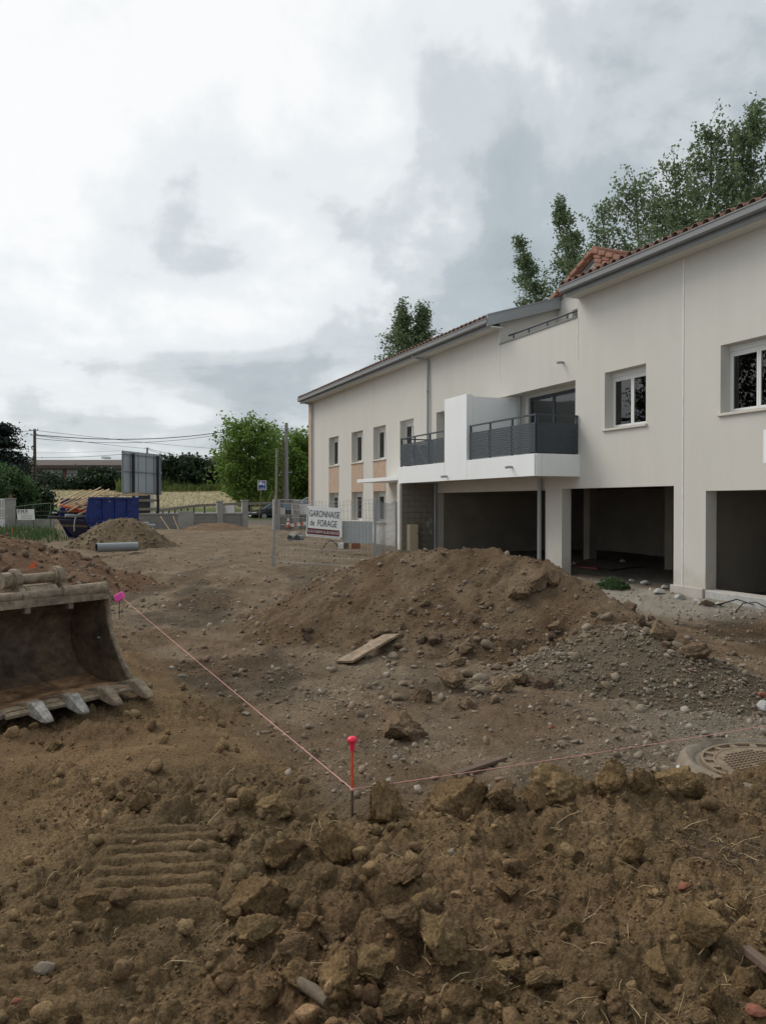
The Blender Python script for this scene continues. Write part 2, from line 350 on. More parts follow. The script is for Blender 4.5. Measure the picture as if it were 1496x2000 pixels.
def np_mesh(name, V, F, mat, parent=None, col=None, smooth=False):
    """big mesh from arrays: V (n,3) world, F (m,k)"""
    org = ORG[parent.name] if parent is not None else Vector((0, 0, 0))
    V = (np.asarray(V, np.float32) - np.array(org, np.float32)); F = np.asarray(F, np.int32); k = F.shape[1]
    me = bpy.data.meshes.new(name); me.vertices.add(len(V)); me.vertices.foreach_set('co', V.ravel())
    me.loops.add(F.size); me.loops.foreach_set('vertex_index', F.ravel())
    me.polygons.add(len(F)); me.polygons.foreach_set('loop_start', np.arange(0, F.size, k, dtype=np.int32))
    if smooth: me.polygons.foreach_set('use_smooth', np.ones(len(F), bool))
    me.update(calc_edges=True)
    if col is not None:
        a = me.color_attributes.new('Col', 'FLOAT_COLOR', 'POINT')
        c4 = np.ones((len(V), 4), np.float32); c4[:, :3] = col; a.data.foreach_set('color', c4.ravel())
    return link(name, me, parent, mat)
def text_part(name, body, mat, parent, origin, ux, uz, size, width=None, align='LEFT', shear=0.0, extr=0.002):
    """lettering laid on a plane: origin is baseline start, ux/uz unit vectors of reading direction and up"""
    cu = bpy.data.curves.new(name, 'FONT'); cu.body = body; cu.size = 1.0; cu.align_x = align; cu.shear = shear; cu.extrude = 0.0
    tmp = bpy.data.objects.new(name, cu); COL.objects.link(tmp); bpy.context.view_layer.update()
    me = bpy.data.meshes.new_from_object(tmp.evaluated_get(bpy.context.evaluated_depsgraph_get()))
    bpy.data.objects.remove(tmp)
    xs = [v.co.x for v in me.vertices]; wd = max(xs)-min(xs); kx = (width/wd) if width else size
    x0 = min(xs) if align == 'LEFT' else 0.0
    org = ORG[parent.name]; ux, uz, o = Vector(ux), Vector(uz), Vector(origin)
    for v in me.vertices:
        p = o + ux*((v.co.x-x0)*kx) + uz*(v.co.y*size); v.co = p - org
    return link(name, me, parent, mat)
# ------------------------------------------------------------------ noise
_P = np.random.default_rng(5).permutation(512).astype(np.int32); _P = np.concatenate([_P, _P])
_A = np.random.default_rng(6).random(1024)*2*np.pi; _GX, _GY = np.cos(_A), np.sin(_A)
def perlin(x, y, seed=0):
    x = np.asarray(x, float)+seed*17.13; y = np.asarray(y, float)+seed*9.71
    xi = np.floor(x).astype(np.int64); yi = np.floor(y).astype(np.int64); fx = x-xi; fy = y-yi
    u = fx*fx*fx*(fx*(fx*6-15)+10); v = fy*fy*fy*(fy*(fy*6-15)+10)
    def g(i, j, dx, dy):
        h = _P[(_P[(xi+i) & 511]+yi+j) & 511]; return _GX[h]*dx+_GY[h]*dy
    a = g(0, 0, fx, fy); b = g(1, 0, fx-1, fy); c = g(0, 1, fx, fy-1); d = g(1, 1, fx-1, fy-1)
    return (a+u*(b-a)) + v*((c+u*(d-c))-(a+u*(b-a)))
def fbm(x, y, f, o, seed=0, gain=0.5):
    r = 0; a = 1.0
    for i in range(o): r = r + a*perlin(x*f, y*f, seed+i*3); f *= 2.03; a *= gain
    return r
def billow(x, y, f, o, seed=0, gain=0.55):
    r = 0; a = 1.0
    for i in range(o): r = r + a*(np.abs(perlin(x*f, y*f, seed+i*3))*2-0.5); f *= 2.1; a *= gain
    return r
def sm(a, b, x):
    t = np.clip((np.asarray(x, float)-a)/(b-a), 0, 1); return t*t*(3-2*t)

def lumps(x, y, cell, seed, prob=0.8):
    """field of rounded, jostling clods: the highest of the nearby domes"""
    wx = x+cell*0.22*perlin(x/cell*1.7, y/cell*1.7, seed+1); wy = y+cell*0.22*perlin(x/cell*1.7, y/cell*1.7, seed+2)
    gx, gy = wx/cell, wy/cell; ix = np.floor(gx).astype(np.int64); iy = np.floor(gy).astype(np.int64); best = np.zeros(np.shape(x))
    for i in (-1, 0, 1):
        for j in (-1, 0, 1):
            h = _P[(_P[(ix+i+seed*7) & 511]+iy+j) & 511]; r1 = _A[h]/(2*np.pi); r2 = _A[(h+131) & 511]/(2*np.pi); r3 = _A[(h+277) & 511]/(2*np.pi); r4 = _A[(h+400) & 511]/(2*np.pi)
            R = 0.30+0.48*r3*r3; q = 1-(((gx-ix-i-r1)**2+(gy-iy-j-r2)**2)/(R*R))
            best = np.maximum(best, np.where(r4 < prob, R*(0.45+0.4*r1)*np.sqrt(np.maximum(q, 0)), 0))
    return best*cell
# ------------------------------------------------------------------ ground levels
STAKE_L, STAKE_D = -0.16, 3.98
def left_line(d): return STAKE_L - (3.94/8.02)*(d-STAKE_D)         # the string that runs off to the pink tag
def front_line(l): return STAKE_D + 0.383*(l-STAKE_L)              # the string that runs off to the right
def zones(x, y):
    """1 = freshly dug brown clay, 0 = packed grey gravel"""
    l, d = LD(x, y); wob = 0.28*fbm(x, y, 0.9, 3, 40)
    front = sm(0.12, -0.22, d - front_line(np.maximum(l, STAKE_L)) + wob)
    left = sm(0.25, -0.25, l - left_line(np.maximum(d, STAKE_D)) + wob*(1+0.08*d))*sm(10.5, 7.5, d+2*wob)
    return np.maximum(front, left)
def base_h(x, y):
    x = np.asarray(x, float); y = np.asarray(y, float); l, d = LD(x, y)
    z = np.interp(d, [0, 4.1, 5.2, 8, 15, 22, 30, 42, 55, 64, 72, 78, 400], [0, 0, -0.12, -0.2, -0.2, -0.10, 0.0, 0.10, 0.10, 0.12, 0.6, 0.7, 0.7])
    zb = np.interp(y, [4, 10, 13, 17, 24, 40], [-0.46, -0.44, -0.36, -0.33, -0.22, 0.06])
    wb = sm(6.0, 10.5, x)*sm(42, 34, y)*sm(3, 6, d)
    z = z*(1-wb)+zb*wb
    zo = np.interp(d, [0, 4, 7, 10, 14], [0.02, 0.02, 0.04, 0.0, -0.16])
    wl = sm(0.3, -0.9, l-left_line(np.maximum(d, STAKE_D)))*sm(3.6, 4.6, d)*sm(14, 10, d)
    return z*(1-wl)+zo*wl
TRK = W(-1.0, 3.42); TRA = Vector((math.cos(math.radians(-18)), math.sin(math.radians(-18))))
def track_uv(x, y):
    ex = W(1, 0)-W(0, 0); ey = W(0, 1)-W(0, 0); a = math.radians(8)
    ax = ex*math.cos(a)+ey*math.sin(a); ay = -ex*math.sin(a)+ey*math.cos(a)
    dx, dy = x-TRK.x, y-TRK.y
    return dx*ax.x+dy*ax.y, dx*ay.x+dy*ay.y
def track_mask(x, y):
    u, v = track_uv(x, y); n = 0.08*perlin(x*5, y*5, 70)
    m1 = sm(0.33, 0.23, np.abs(u+0.02*v)+n)*sm(0.47, 0.33, np.abs(v+0.02)+n)
    m2 = sm(0.40, 0.25, np.abs(u+0.28)+n)*sm(0.40, 0.2, np.abs(v+0.86)+n)*0.38
    return np.maximum(m1, m2)
def ground_h(x, y):
    z = base_h(x, y); l, d = LD(x, y); cl = zones(x, y)
    near = sm(60, 25, d)
    # dug clay: heaps and hollows, lumps, crumbs
    berm = 0.10*np.exp(-((d-front_line(np.maximum(l, STAKE_L))+0.42)/0.30)**2)*sm(-0.5, 0.2, l)*(0.6+0.9*np.abs(perlin(x*2.1, y*2.1, 8)))
    fine = 0.030*billow(x, y, 2.3, 3, 4)+0.012*billow(x, y, 9, 3, 9, 0.6)
    lm = sm(-0.35, 0.15, fbm(x, y, 0.9, 2, 37))
    fine = fine + lm*np.maximum(lumps(x, y, 0.20, 1, 0.45)*0.85, 0.9*lumps(x, y, 0.12, 3, 0.6))+0.9*lumps(x, y, 0.07, 5, 0.7)+0.9*lumps(x, y, 0.036, 9, 0.85)+0.004*billow(x, y, 26, 2, 57, 0.6)
    hc = 0.10*fbm(x, y, 0.75, 3, 1) - 0.05 + fine
    smooth = sm(0.05, 0.45, perlin(x*0.8, y*0.8, 33)+0.38*sm(-0.5, -1.8, l))*sm(-0.2, -1.0, l)      # trodden, smeared patches to the left
    hc = hc - fine*smooth*0.8 + berm
    tm = track_mask(x, y); u, v = track_uv(x, y)
    ph = ((v/0.105+0.12*np.sin(u*5)) % 1.0); groove = sm(0.0, 0.12, ph)*sm(1.0, 0.55, ph)
    hc = hc*(1-0.85*tm) + tm*(-0.050+0.068*groove+0.006*billow(x, y, 14, 2, 50))
    # packed gravel
    hg = 0.045*fbm(x, y, 0.5, 3, 12)*sm(3, 9, d) + 0.012*billow(x, y, 3.5, 3, 15) + 0.006*billow(x, y, 14, 2, 18) + 0.5*lumps(x, y, 0.06, 13, 0.5)*sm(14, 8, d)+0.4*lumps(x, y, 0.16, 17, 0.25)*sm(26, 14, d)
    ruts = 0.05*np.sin(l*1.9+0.15*d+1.5*perlin(x*0.15, y*0.15, 22))*sm(9, 14, d)*sm(46, 30, d)*sm(7.5, 4.5, x)
    hg = hg + ruts + 0.05*billow(x, y, 0.9, 2, 27)*sm(10, 16, d)
    return z + near*(hc*cl + hg*(1-cl))

# ------------------------------------------------------------------ heaps of earth (each a thing of its own that sits on the ground)
def ridge(l, d, pts, slope, soft=0.25):
    best = None
    for (a, b) in zip(pts[:-1], pts[1:]):
        dl, dd = b[0]-a[0], b[1]-a[1]; q = dl*dl+dd*dd
        t = np.clip(((l-a[0])*dl+(d-a[1])*dd)/q, 0, 1)
        r = np.sqrt((l-a[0]-t*dl)**2+(d-a[1]-t*dd)**2+soft*soft)-soft
        h = a[2]+(b[2]-a[2])*t-slope*r
        best = h if best is None else np.maximum(best, h)
    return best
def main_heap(x, y):
    l, d = LD(x, y); wl = l+0.16*perlin(x*0.9, y*0.9, 61); wd = d+0.16*perlin(x*0.9, y*0.9, 62)
    h = ridge(wl, wd, [(-0.35, 11.9, 0.62), (0.10, 11.6, 0.84), (1.2, 11.2, 0.94), (2.25, 10.5, 0.84), (2.8, 9.2, 0.42), (3.1, 8.0, 0.10), (3.25, 7.0, -0.14)], 0.54, 0.30)
    side = wl-np.interp(wd, [7.0, 8.0, 9.2, 10.5, 11.2, 12], [3.25, 3.1, 2.8, 2.25, 1.5, 1.2]); h = h-0.55*np.maximum(side-0.05, 0)*sm(6.8, 8.0, wd)
    h = np.maximum(h, ridge(wl, wd, [(-0.3, 11.6, 0.60), (-0.9, 12.2, 0.25)], 0.42, 0.3))
    rough = 0.07*fbm(x, y, 0.9, 3, 63)+0.035*billow(x, y, 2.6, 3, 64)+0.012*billow(x, y, 9, 3, 66, 0.6)+0.5*lumps(x, y, 0.09, 19, 0.5)+0.6*lumps(x, y, 0.24, 23, 0.3)*sm(0.2, 1.6, l)-0.02
    return h + rough
def gravel_heap(x, y):
    l, d = LD(x, y); wl = l+0.10*perlin(x*1.3, y*1.3, 71); wd = d+0.1*perlin(x*1.3, y*1.3, 72)
    h = ridge(wl, wd, [(2.5, 7.9, 0.33), (2.85, 7.35, 0.20), (3.1, 6.7, -0.03)], 0.48, 0.18)
    return h + 0.03*fbm(x, y, 1.5, 3, 73)+0.014*billow(x, y, 7, 3, 74, 0.6)
def far_heap(x, y):
    l, d = LD(x, y); wl = l+0.15*perlin(x*0.5, y*0.5, 81)
    h = ridge(wl, d, [(-10.15, 28.6, 0.93), (-9.7, 28.4, 1.02), (-9.1, 28.2, 0.90)], 0.74, 0.35)
    return h + 0.10*fbm(x, y, 0.8, 3, 83)+0.05*billow(x, y, 2.5, 3, 84)+0.5*lumps(x, y, 0.3, 29, 0.4)
def left_bank(x, y):
    l, d = LD(x, y); wl = l+0.6*perlin(x*0.35, y*0.35, 91); wd = d+0.6*perlin(x*0.35, y*0.35, 92)
    h = ridge(wl, wd, [(-9.3, 11.0, 0.55), (-9.2, 16.0, 0.84), (-12.2, 21.0, 0.88), (-16.5, 26, 0.7)], 0.29, 0.8)
    return h + 0.12*fbm(x, y, 0.6, 3, 93)+0.07*billow(x, y, 1.6, 3, 94)+0.03*billow(x, y, 5, 2, 96)+0.5*lumps(x, y, 0.35, 31, 0.5)
def entry_heap(x, y):
    l, d = LD(x, y)
    h = ridge(l+0.4*perlin(x*0.5, y*0.5, 101), d, [(-10.0, 42.6, 0.42), (-8.8, 42.8, 0.48)], 0.4, 0.5)
    return h+0.1*fbm(x, y, 0.9, 3, 103)
def foot_heap(x, y):
    l, d = LD(x, y)
    h = ridge(l, d, [(-0.5, 18.6, 0.12), (0.6, 18.0, 0.1)], 0.3, 0.3)
    return h+0.06*billow(x, y, 1.9, 3, 111)
HEAPS = [main_heap, gravel_heap, far_heap, left_bank, entry_heap]
def surf(x, y):
    h = ground_h(x, y)
    for f in HEAPS: h = np.maximum(h, f(x, y))
    return h
def hit(px, py, d0=1.5, d1=120):
    d = d0*np.exp(np.linspace(0, math.log(d1/d0), 2600)); l = (px-CX)/FPX*d
    x = d*S_+l*C_; y = d*C_-l*S_; z = CAMZ+(HY-py)/FPX*d; k = np.nonzero(z < surf(x, y))[0]
    i = k[0] if len(k) else -1
    return Vector((x[i], y[i], z[i]))
def sz(x, y): return float(surf(np.array([x]), np.array([y]))[0])
def gz(x, y): return float(ground_h(np.array([x]), np.array([y]))[0])

# ------------------------------------------------------------------ soil colours (the earth's own colour, by where it was dug)
CLAY, CLAYR, MIDC, GREY, PALE = [np.array(c) for c in ((0.230, 0.157, 0.086), (0.234, 0.143, 0.082), (0.196, 0.138, 0.091), (0.230, 0.180, 0.128), (0.42, 0.39, 0.345))]
def soil_col(x, y):
    l, d = LD(x, y); cl = zones(x, y)[:, None]
    n = sm(-0.25, 0.35, fbm(x, y, 0.6, 4, 120))[:, None]; n2 = sm(-0.2, 0.4, fbm(x, y, 1.7, 4, 125))[:, None]
    red = sm(0.10, 0.45, fbm(x, y, 0.45, 3, 131))[:, None]
    dug = CLAY*(1-0.30*n)+np.array([0.160, 0.122, 0.076])*0.30*n; dug = dug*(1-0.5*red)+CLAYR*0.5*red
    dug = dug*(0.85+0.3*n2)
    pack = MIDC*(1-n)+GREY*n; pack = pack*(0.85+0.3*n2)
    wet = sm(0.02, 0.30, fbm(l*1.6, d*0.55, 0.42, 4, 128))[:, None]; pack = pack*(1-0.42*wet*sm(5.5, 8, d)[:, None])
    right = (sm(1.0, 2.6, l)*sm(9.0, 5.5, d)*sm(3.5, 5, d))[:, None]
    pack = pack*(1-0.7*right)+np.array([0.245, 0.212, 0.172])*0.7*right
    far = sm(12, 26, d)[:, None]; pack = pack*(1-0.6*far)+np.array([0.265, 0.208, 0.148])*(0.9+0.2*n2)*0.6*far
    pale = (sm(9.3, 11.2, x+0.8*fbm(x, y, 0.7, 3, 140))*sm(19, 15.5, y)*sm(9, 11, y)*sm(12.9, 12.3, x))[:, None]
    pack = pack*(1-0.75*pale)+PALE*0.75*pale
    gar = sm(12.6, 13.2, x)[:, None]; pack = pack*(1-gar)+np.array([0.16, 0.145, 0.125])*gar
    gre = (sm(60, 68, d)*sm(-30, -20, l)*0+sm(63, 66, d)*sm(70, 68, d))[:, None]
    pack = pack*(1-gre)+np.array([0.09, 0.105, 0.045])*gre
    return dug*cl+pack*(1-cl)

m = material('ground_soil', (1, 1, 1), 0.97, 0.22, 4.0, 1.0, 48.0, attr=True, spec=0.06, detail=9, fine=75, bdist=0.030)
# ------------------------------------------------------------------ the ground sheet
def fan_rows():
    d = [0.4]
    while d[-1] < 1.6: d.append(d[-1]*1.05)
    while d[-1] < 5: d.append(d[-1]*1.0036)
    while d[-1] < 12: d.append(d[-1]*1.0062)
    while d[-1] < 50: d.append(d[-1]*1.0105)
    while d[-1] < 76: d.append(d[-1]*1.02)
    while d[-1] < 3000: d.append(d[-1]*1.10)
    return np.array(d)
dr = fan_rows()
ur = np.concatenate([np.linspace(-2.2, -0.64, 40, endpoint=False), np.linspace(-0.64, 0.64, 740, endpoint=False), np.linspace(0.64, 2.2, 41)])
D2, U2 = np.meshgrid(dr, ur, indexing='ij'); L2 = U2*D2
GX_ = (D2*S_+L2*C_).ravel(); GY_ = (D2*C_-L2*S_).ravel(); GZ_ = ground_h(GX_, GY_)
GZ_[D2.ravel() > 76] = -0.4
nr, nc = D2.shape; idx = np.arange(nr*nc).reshape(nr, nc)
F = np.stack([idx[:-1, :-1], idx[:-1, 1:], idx[1:, 1:], idx[1:, :-1]], -1).reshape(-1, 4)
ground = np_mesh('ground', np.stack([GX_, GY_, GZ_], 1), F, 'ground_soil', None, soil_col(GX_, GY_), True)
tag(ground, 'churned brown earth and packed gravel of the building site', kind='structure')

def heap_mesh(name, fn, lr, drr, res, colfn, label, cat='dirt pile'):
    ls = np.arange(lr[0], lr[1], res); ds = np.arange(drr[0], drr[1], res); LL, DD = np.meshgrid(ls, ds, indexing='ij')
    x = (DD*S_+LL*C_).ravel(); y = (DD*C_-LL*S_).ravel(); z = fn(x, y); g = ground_h(x, y)
    keep = (z > g-0.14).reshape(LL.shape); idx = np.arange(x.size).reshape(LL.shape)
    q = keep[:-1, :-1] & keep[1:, :-1] & keep[1:, 1:] & keep[:-1, 1:]
    F = np.stack([idx[:-1, :-1], idx[1:, :-1], idx[1:, 1:], idx[:-1, 1:]], -1)[q]
    used = np.unique(F); remap = -np.ones(x.size, np.int64); remap[used] = np.arange(used.size)
    x, y, z = x[used], y[used], z[used]; F = remap[F]
    c = Vector((x.mean(), y.mean(), float(base_h(x, y).min())))
    o = np_mesh(name, np.stack([x-c.x, y-c.y, z-c.z], 1), F, 'ground_soil', None, colfn(x, y), True)
    o.location = c; ORG[o.name] = c
    return tag(o, label, cat, 'heaps of dug earth')
def cfun(c1, c2, seed):
    c1, c2 = np.array(c1), np.array(c2)
    def f(x, y):
        n = sm(-0.3, 0.4, fbm(x, y, 1.1, 4, seed))[:, None]; n2 = fbm(x, y, 3.5, 3, seed+7)[:, None]
        return (c1*(1-n)+c2*n)*(1+0.35*n2)
    return f
heap_main = heap_mesh('dirt_mound', main_heap, (-3.6, 5.2), (5.6, 14.5), 0.026, cfun((0.155, 0.104, 0.064), (0.198, 0.144, 0.094), 150), 'large brown stony earth mound in front of the garage openings', 'dirt mound')
heap_grav = heap_mesh('gravel_pile', gravel_heap, (1.2, 4.4), (5.6, 9.2), 0.022, cfun((0.140, 0.110, 0.078), (0.172, 0.138, 0.100), 160), 'small grey gravel pile at the right foot of the large mound', 'gravel pile')
heap_far = heap_mesh('dirt_mound', far_heap, (-13.6, -6), (25, 31.8), 0.07, cfun((0.185, 0.138, 0.088), (0.235, 0.18, 0.12), 170), 'distant brown earth mound heaped against the blue skip', 'dirt mound')
heap_left = heap_mesh('dirt_bank', left_bank, (-26, -4.6), (8, 32), 0.10, cfun((0.165, 0.102, 0.066), (0.205, 0.13, 0.084), 180), 'long low reddish brown bank of loose soil behind the bucket', 'dirt bank')
heap_gate = heap_mesh('dirt_mound', entry_heap, (-12.5, -6.5), (41, 46), 0.12, cfun((0.20, 0.135, 0.088), (0.235, 0.165, 0.11), 190), 'small reddish earth mound in the gateway before the black car', 'dirt mound')

# ------------------------------------------------------------------ stones, clods and crumbs
def ico(sub, seed, rough, flat):
    bm = bmesh.new(); bmesh.ops.create_icosphere(bm, subdivisions=sub, radius=1.0)
    V = np.array([v.co[:] for v in bm.verts]); F = np.array([[v.index for v in f.verts] for f in bm.faces]); bm.free()
    r = np.random.default_rng(seed); k = r.normal(size=(13, 3)); k /= np.linalg.norm(k, axis=1)[:, None]
    off = r.uniform(0.36, 0.82, 13)
    P = V.copy()
    for kk, oo in zip(k, off):                      # chip a few flats off the ball
        s_ = P@kk; P -= np.outer(np.maximum(s_-oo, 0)*0.85, kk)
    if rough:
        q = V*1.6+seed; n = perlin(q[:, 0]+q[:, 2]*0.7, q[:, 1]-q[:, 2]*0.9, seed)+0.5*perlin(2.3*(q[:, 0]-q[:, 2]), 2.3*(q[:, 1]+q[:, 2]*0.6), seed+2)
        n2 = np.abs(perlin(5*(q[:, 0]+q[:, 2]*.5), 5*(q[:, 1]-q[:, 2]*.6), seed+4))+0.6*np.abs(perlin(11*(q[:, 0]+q[:, 2]*.5), 11*(q[:, 1]-q[:, 2]*.6), seed+5))
        n3 = np.abs(perlin(19*(q[:, 0]+q[:, 2]*.5), 19*(q[:, 1]-q[:, 2]*.6), seed+6)) if sub > 3 else 0
        n4 = np.abs(perlin(37*(q[:, 0]-q[:, 2]*.7), 37*(q[:, 1]+q[:, 2]*.5), seed+8)) if sub > 4 else 0
        P *= (1+rough*0.7*n+rough*0.55*n2+rough*0.50*n3+rough*0.35*n4)[:, None]
    if sub == 1: P *= r.uniform(0.75, 1.15, (len(P), 1))
    P *= np.array([1.1, r.uniform(0.65, 1.0), flat]); P /= 0.85; return P, F
def rotm(n, rng, tilt=0.6):
    a = rng.uniform(0, 2*np.pi, n); b = rng.normal(0, tilt, n); c = rng.normal(0, tilt, n)
    ca, sa, cb, sb, cc, sc = np.cos(a), np.sin(a), np.cos(b), np.sin(b), np.cos(c), np.sin(c); Z = np.zeros(n); O = np.ones(n)
    Rz = np.stack([ca, -sa, Z, sa, ca, Z, Z, Z, O], 1).reshape(n, 3, 3); Ry = np.stack([cb, Z, sb, Z, O, Z, -sb, Z, cb], 1).reshape(n, 3, 3)
    Rx = np.stack([O, Z, Z, Z, cc, -sc, Z, sc, cc], 1).reshape(n, 3, 3); return Rz@Ry@Rx
def scatter(name, x, y, z, size, cols, sub, rough, flat, mat, parent, seed, sink=0.3):
    rng = np.random.default_rng(seed); tm = [ico(sub, seed*13+i, rough, flat) for i in range(6)]
    n = len(x); which = rng.integers(0, 6, n); VV = []; FF = []; CC = []; k = 0
    R = rotm(n, rng)
    for t in range(6):
        i = np.nonzero(which == t)[0]
        if not len(i): continue
        P, Fc = tm[t]; Q = np.einsum('nij,vj->nvi', R[i], P)*size[i, None, None]
        Q[:, :, 0] += x[i, None]; Q[:, :, 1] += y[i, None]; Q[:, :, 2] += (z[i]+size[i]*(flat-sink))[:, None]*1.0
        VV.append(Q.reshape(-1, 3)); FF.append((Fc[None]+(np.arange(len(i))*len(P))[:, None, None]+k).reshape(-1, 3)); k += len(i)*len(P)
        CC.append(np.repeat(cols[i], len(P), 0))
    o = np_mesh(name, np.concatenate(VV), np.concatenate(FF), mat, parent, np.concatenate(CC), False)
    return tag(o, kind='stuff')
def rand_fan(n, rng, d0, d1, u0, u1, p=1.0):
    """n points, denser close by"""
    t = rng.random(n); d = (d0**(-p)+(d1**(-p)-d0**(-p))*t)**(-1/p); u = rng.uniform(u0, u1, n); l = u*d
    return d*S_+l*C_, d*C_-l*S_, l, d
def jit(base, n, rng, a=0.16, h=0.018):
    return np.asarray(base)[None]*(1+rng.normal(0, a, (n, 1)).clip(-.5, .7))*(1+rng.normal(0, h, (n, 3)))
rng = np.random.default_rng(21)
# loose crumbs of clay over the dug soil
x, y, l, d = rand_fan(62000, rng, 1.5, 9.5, -0.66, 0.66, 1.0)
zc_ = zones(x, y); tm_ = track_mask(x, y); sp = sm(0.05, 0.45, perlin(x*0.8, y*0.8, 33)+0.38*sm(-0.5, -1.8, l))*sm(-0.2, -1.0, l)
dens = zc_*(1-0.9*tm_)*(1-0.75*sp)*(0.35+0.65*sm(-0.25, 0.25, fbm(x, y, 1.3, 3, 200)))
k = (rng.random(len(x)) < dens); x, y, d = x[k], y[k], d[k]
size = 0.0038*(1-rng.random(len(x))*0.985)**(-0.66)*np.clip(d/3.4, 0.8, 1.9); size = np.clip(size, 0.003, 0.045)
big = size > 0.0125; z = surf(x, y)
cc = soil_col(x, y)*jit((1, 1, 1), len(x), rng)*1.15
small = np.nonzero(~big)[0][:15500]; bigk = np.nonzero(big)[0][:700]
def ico0_scatter(name, x, y, z, size, cols, mat, parent, seed, flat=0.75, sink=0.3):
    return scatter(name, x, y, z, size, cols, 1, 0.0, flat, mat, parent, seed, sink)
ico0_scatter('soil_crumbs', x[small], y[small], z[small], size[small]*1.15, cc[small], 'clod_soil', ground, 31)
scatter('small_clods', x[bigk], y[bigk], z[bigk], size[bigk]*1.05, cc[bigk], 2, 0.42, 0.82, 'clod_soil', ground, 37)
# gravel over the packed ground
STONEC = np.array([(0.24, 0.19, 0.14), (0.33, 0.28, 0.22), (0.20, 0.152, 0.108), (0.48, 0.43, 0.37), (0.27, 0.175, 0.12), (0.235, 0.205, 0.18)])
def stone_cols(n, rng, p=(0.34, 0.2, 0.26, 0.06, 0.08, 0.06)):
    return STONEC[rng.choice(6, n, p=p)]*(1+rng.normal(0, 0.15, (n, 1)))
x, y, l, d = rand_fan(52000, rng, 3.6, 46, -0.62, 0.62, 0.75)
dens = (1-zones(x, y))*(0.25+0.75*sm(-0.1, 0.3, fbm(x, y, 0.55, 3, 210)+0.45*sm(1.0, 2.6, l)*sm(9, 6, d)))*(x < 12.4)
k = rng.random(len(x)) < dens; x, y, l, d = x[k], y[k], l[k], d[k]
size = 0.007*(1-rng.random(len(x))*0.985)**(-0.5)*np.clip(d/6, 0.8, 2.6); size = np.clip(size, 0.005, 0.06)
cc = stone_cols(len(x), rng)*0.55+soil_col(x, y)*0.62
ico0_scatter('gravel', x[:10500], y[:10500], surf(x, y)[:10500], size[:10500], cc[:10500], 'stone_soil', ground, 41, 0.55)
def on_heap(fn, n, lr, drr, seed, smin, pw, smax, parent, name, tint, stone=0.5, dfun=None, sub=1):
    rng = np.random.default_rng(seed); l = rng.uniform(*lr, n); d = rng.uniform(*drr, n); x = d*S_+l*C_; y = d*C_-l*S_
    h = fn(x, y); k = h > ground_h(x, y)-0.01
    if dfun is not None: k &= rng.random(n) < dfun(l, d, h, x, y)
    x, y, h = x[k], y[k], h[k]; n = len(x)
    size = np.clip(smin*(1-rng.random(n)*0.985)**(-pw), 0, smax)
    cc = stone_cols(n, rng)*stone+np.array(tint)*(1-stone)*(1+rng.normal(0, .15, (n, 1)))
    return scatter(name, x, y, h, size, cc, sub, 0.06, 0.7, 'stone_soil', parent, seed, 0.3)
on_heap(main_heap, 27000, (-3.2, 4.6), (6.2, 13), 51, 0.0075, 0.42, 0.042, heap_main, 'gravel', (0.178, 0.124, 0.079), 0.32,
        lambda l, d, h, x, y: 0.30+0.7*sm(0.45, -0.1, h)*sm(-0.8, 0.8, l))
on_heap(gravel_heap, 7000, (1.3, 4.2), (5.8, 9), 52, 0.008, 0.45, 0.032, heap_grav, 'gravel', (0.17, 0.14, 0.10), 0.5)
on_heap(far_heap, 2200, (-13, -6.5), (25.5, 31), 53, 0.022, 0.4, 0.08, heap_far, 'gravel', (0.17, 0.13, 0.09), 0.35)
on_heap(left_bank, 6500, (-20, -4.8), (8.2, 30), 54, 0.018, 0.5, 0.12, heap_left, 'small_clods', (0.145, 0.092, 0.06), 0.15)

# clods and stones one can pick out, each an object under the earth it lies on
CT = []
for i in range(12):
    P, Fc = ico(5, 300+i, 0.42, 0.84); me = bpy.data.meshes.new('clod'); me.from_pydata(P.tolist(), [], Fc.tolist())
    for p in me.polygons: p.use_smooth = True
    me.materials.append(MATS['clod_%d' % (i % 4)]); CT.append(me)
CTM = []
for i, m0 in enumerate(CT):
    me = m0.copy(); me.materials.clear(); me.materials.append(MATS['clodm_%d' % (i % 4)]); CTM.append(me)
ST = []
for i in range(12):
    P, Fc = ico(2, 400+i, 0.07, 0.66); me = bpy.data.meshes.new('stone'); me.from_pydata(P.tolist(), [], Fc.tolist())
    for p in me.polygons: p.use_smooth = True
    me.materials.append(MATS['stone_%d' % (i % 4)]); ST.append(me)
def put_clod(p, size, parent, stone=False, t=None, sink=0.42, sc=(1, 1, 1)):
    me = (ST if stone else (CTM if parent is heap_main else CT))[t if t is not None else random.randrange(12)]
    o = link('stone' if stone else 'clod', me, parent); org = ORG[parent.name]
    o.location = (p[0]-org.x, p[1]-org.y, p[2]+size*sc[2]*(0.72-sink-(0.16 if stone else 0))-org.z); o.scale = (size*sc[0], size*sc[1], size*sc[2])
    o.rotation_euler = (random.gauss(0, .35), random.gauss(0, .35), random.uniform(0, 6.28)); return o
def clod_px(px, py, wpx, parent=ground, stone=False, t=None, hr=1.0):
    """clod whose foot shows at this pixel and which is wpx pixels wide"""
    p = hit(px, py); l, d = LD(p.x, p.y); r = wpx/FPX*d/2
    q = W(l+(px-CX)/FPX*r*0.6, d+r*0.6); q.z = sz(q.x, q.y); return put_clod(q, r, parent, stone, t, sc=(1, 1, hr))
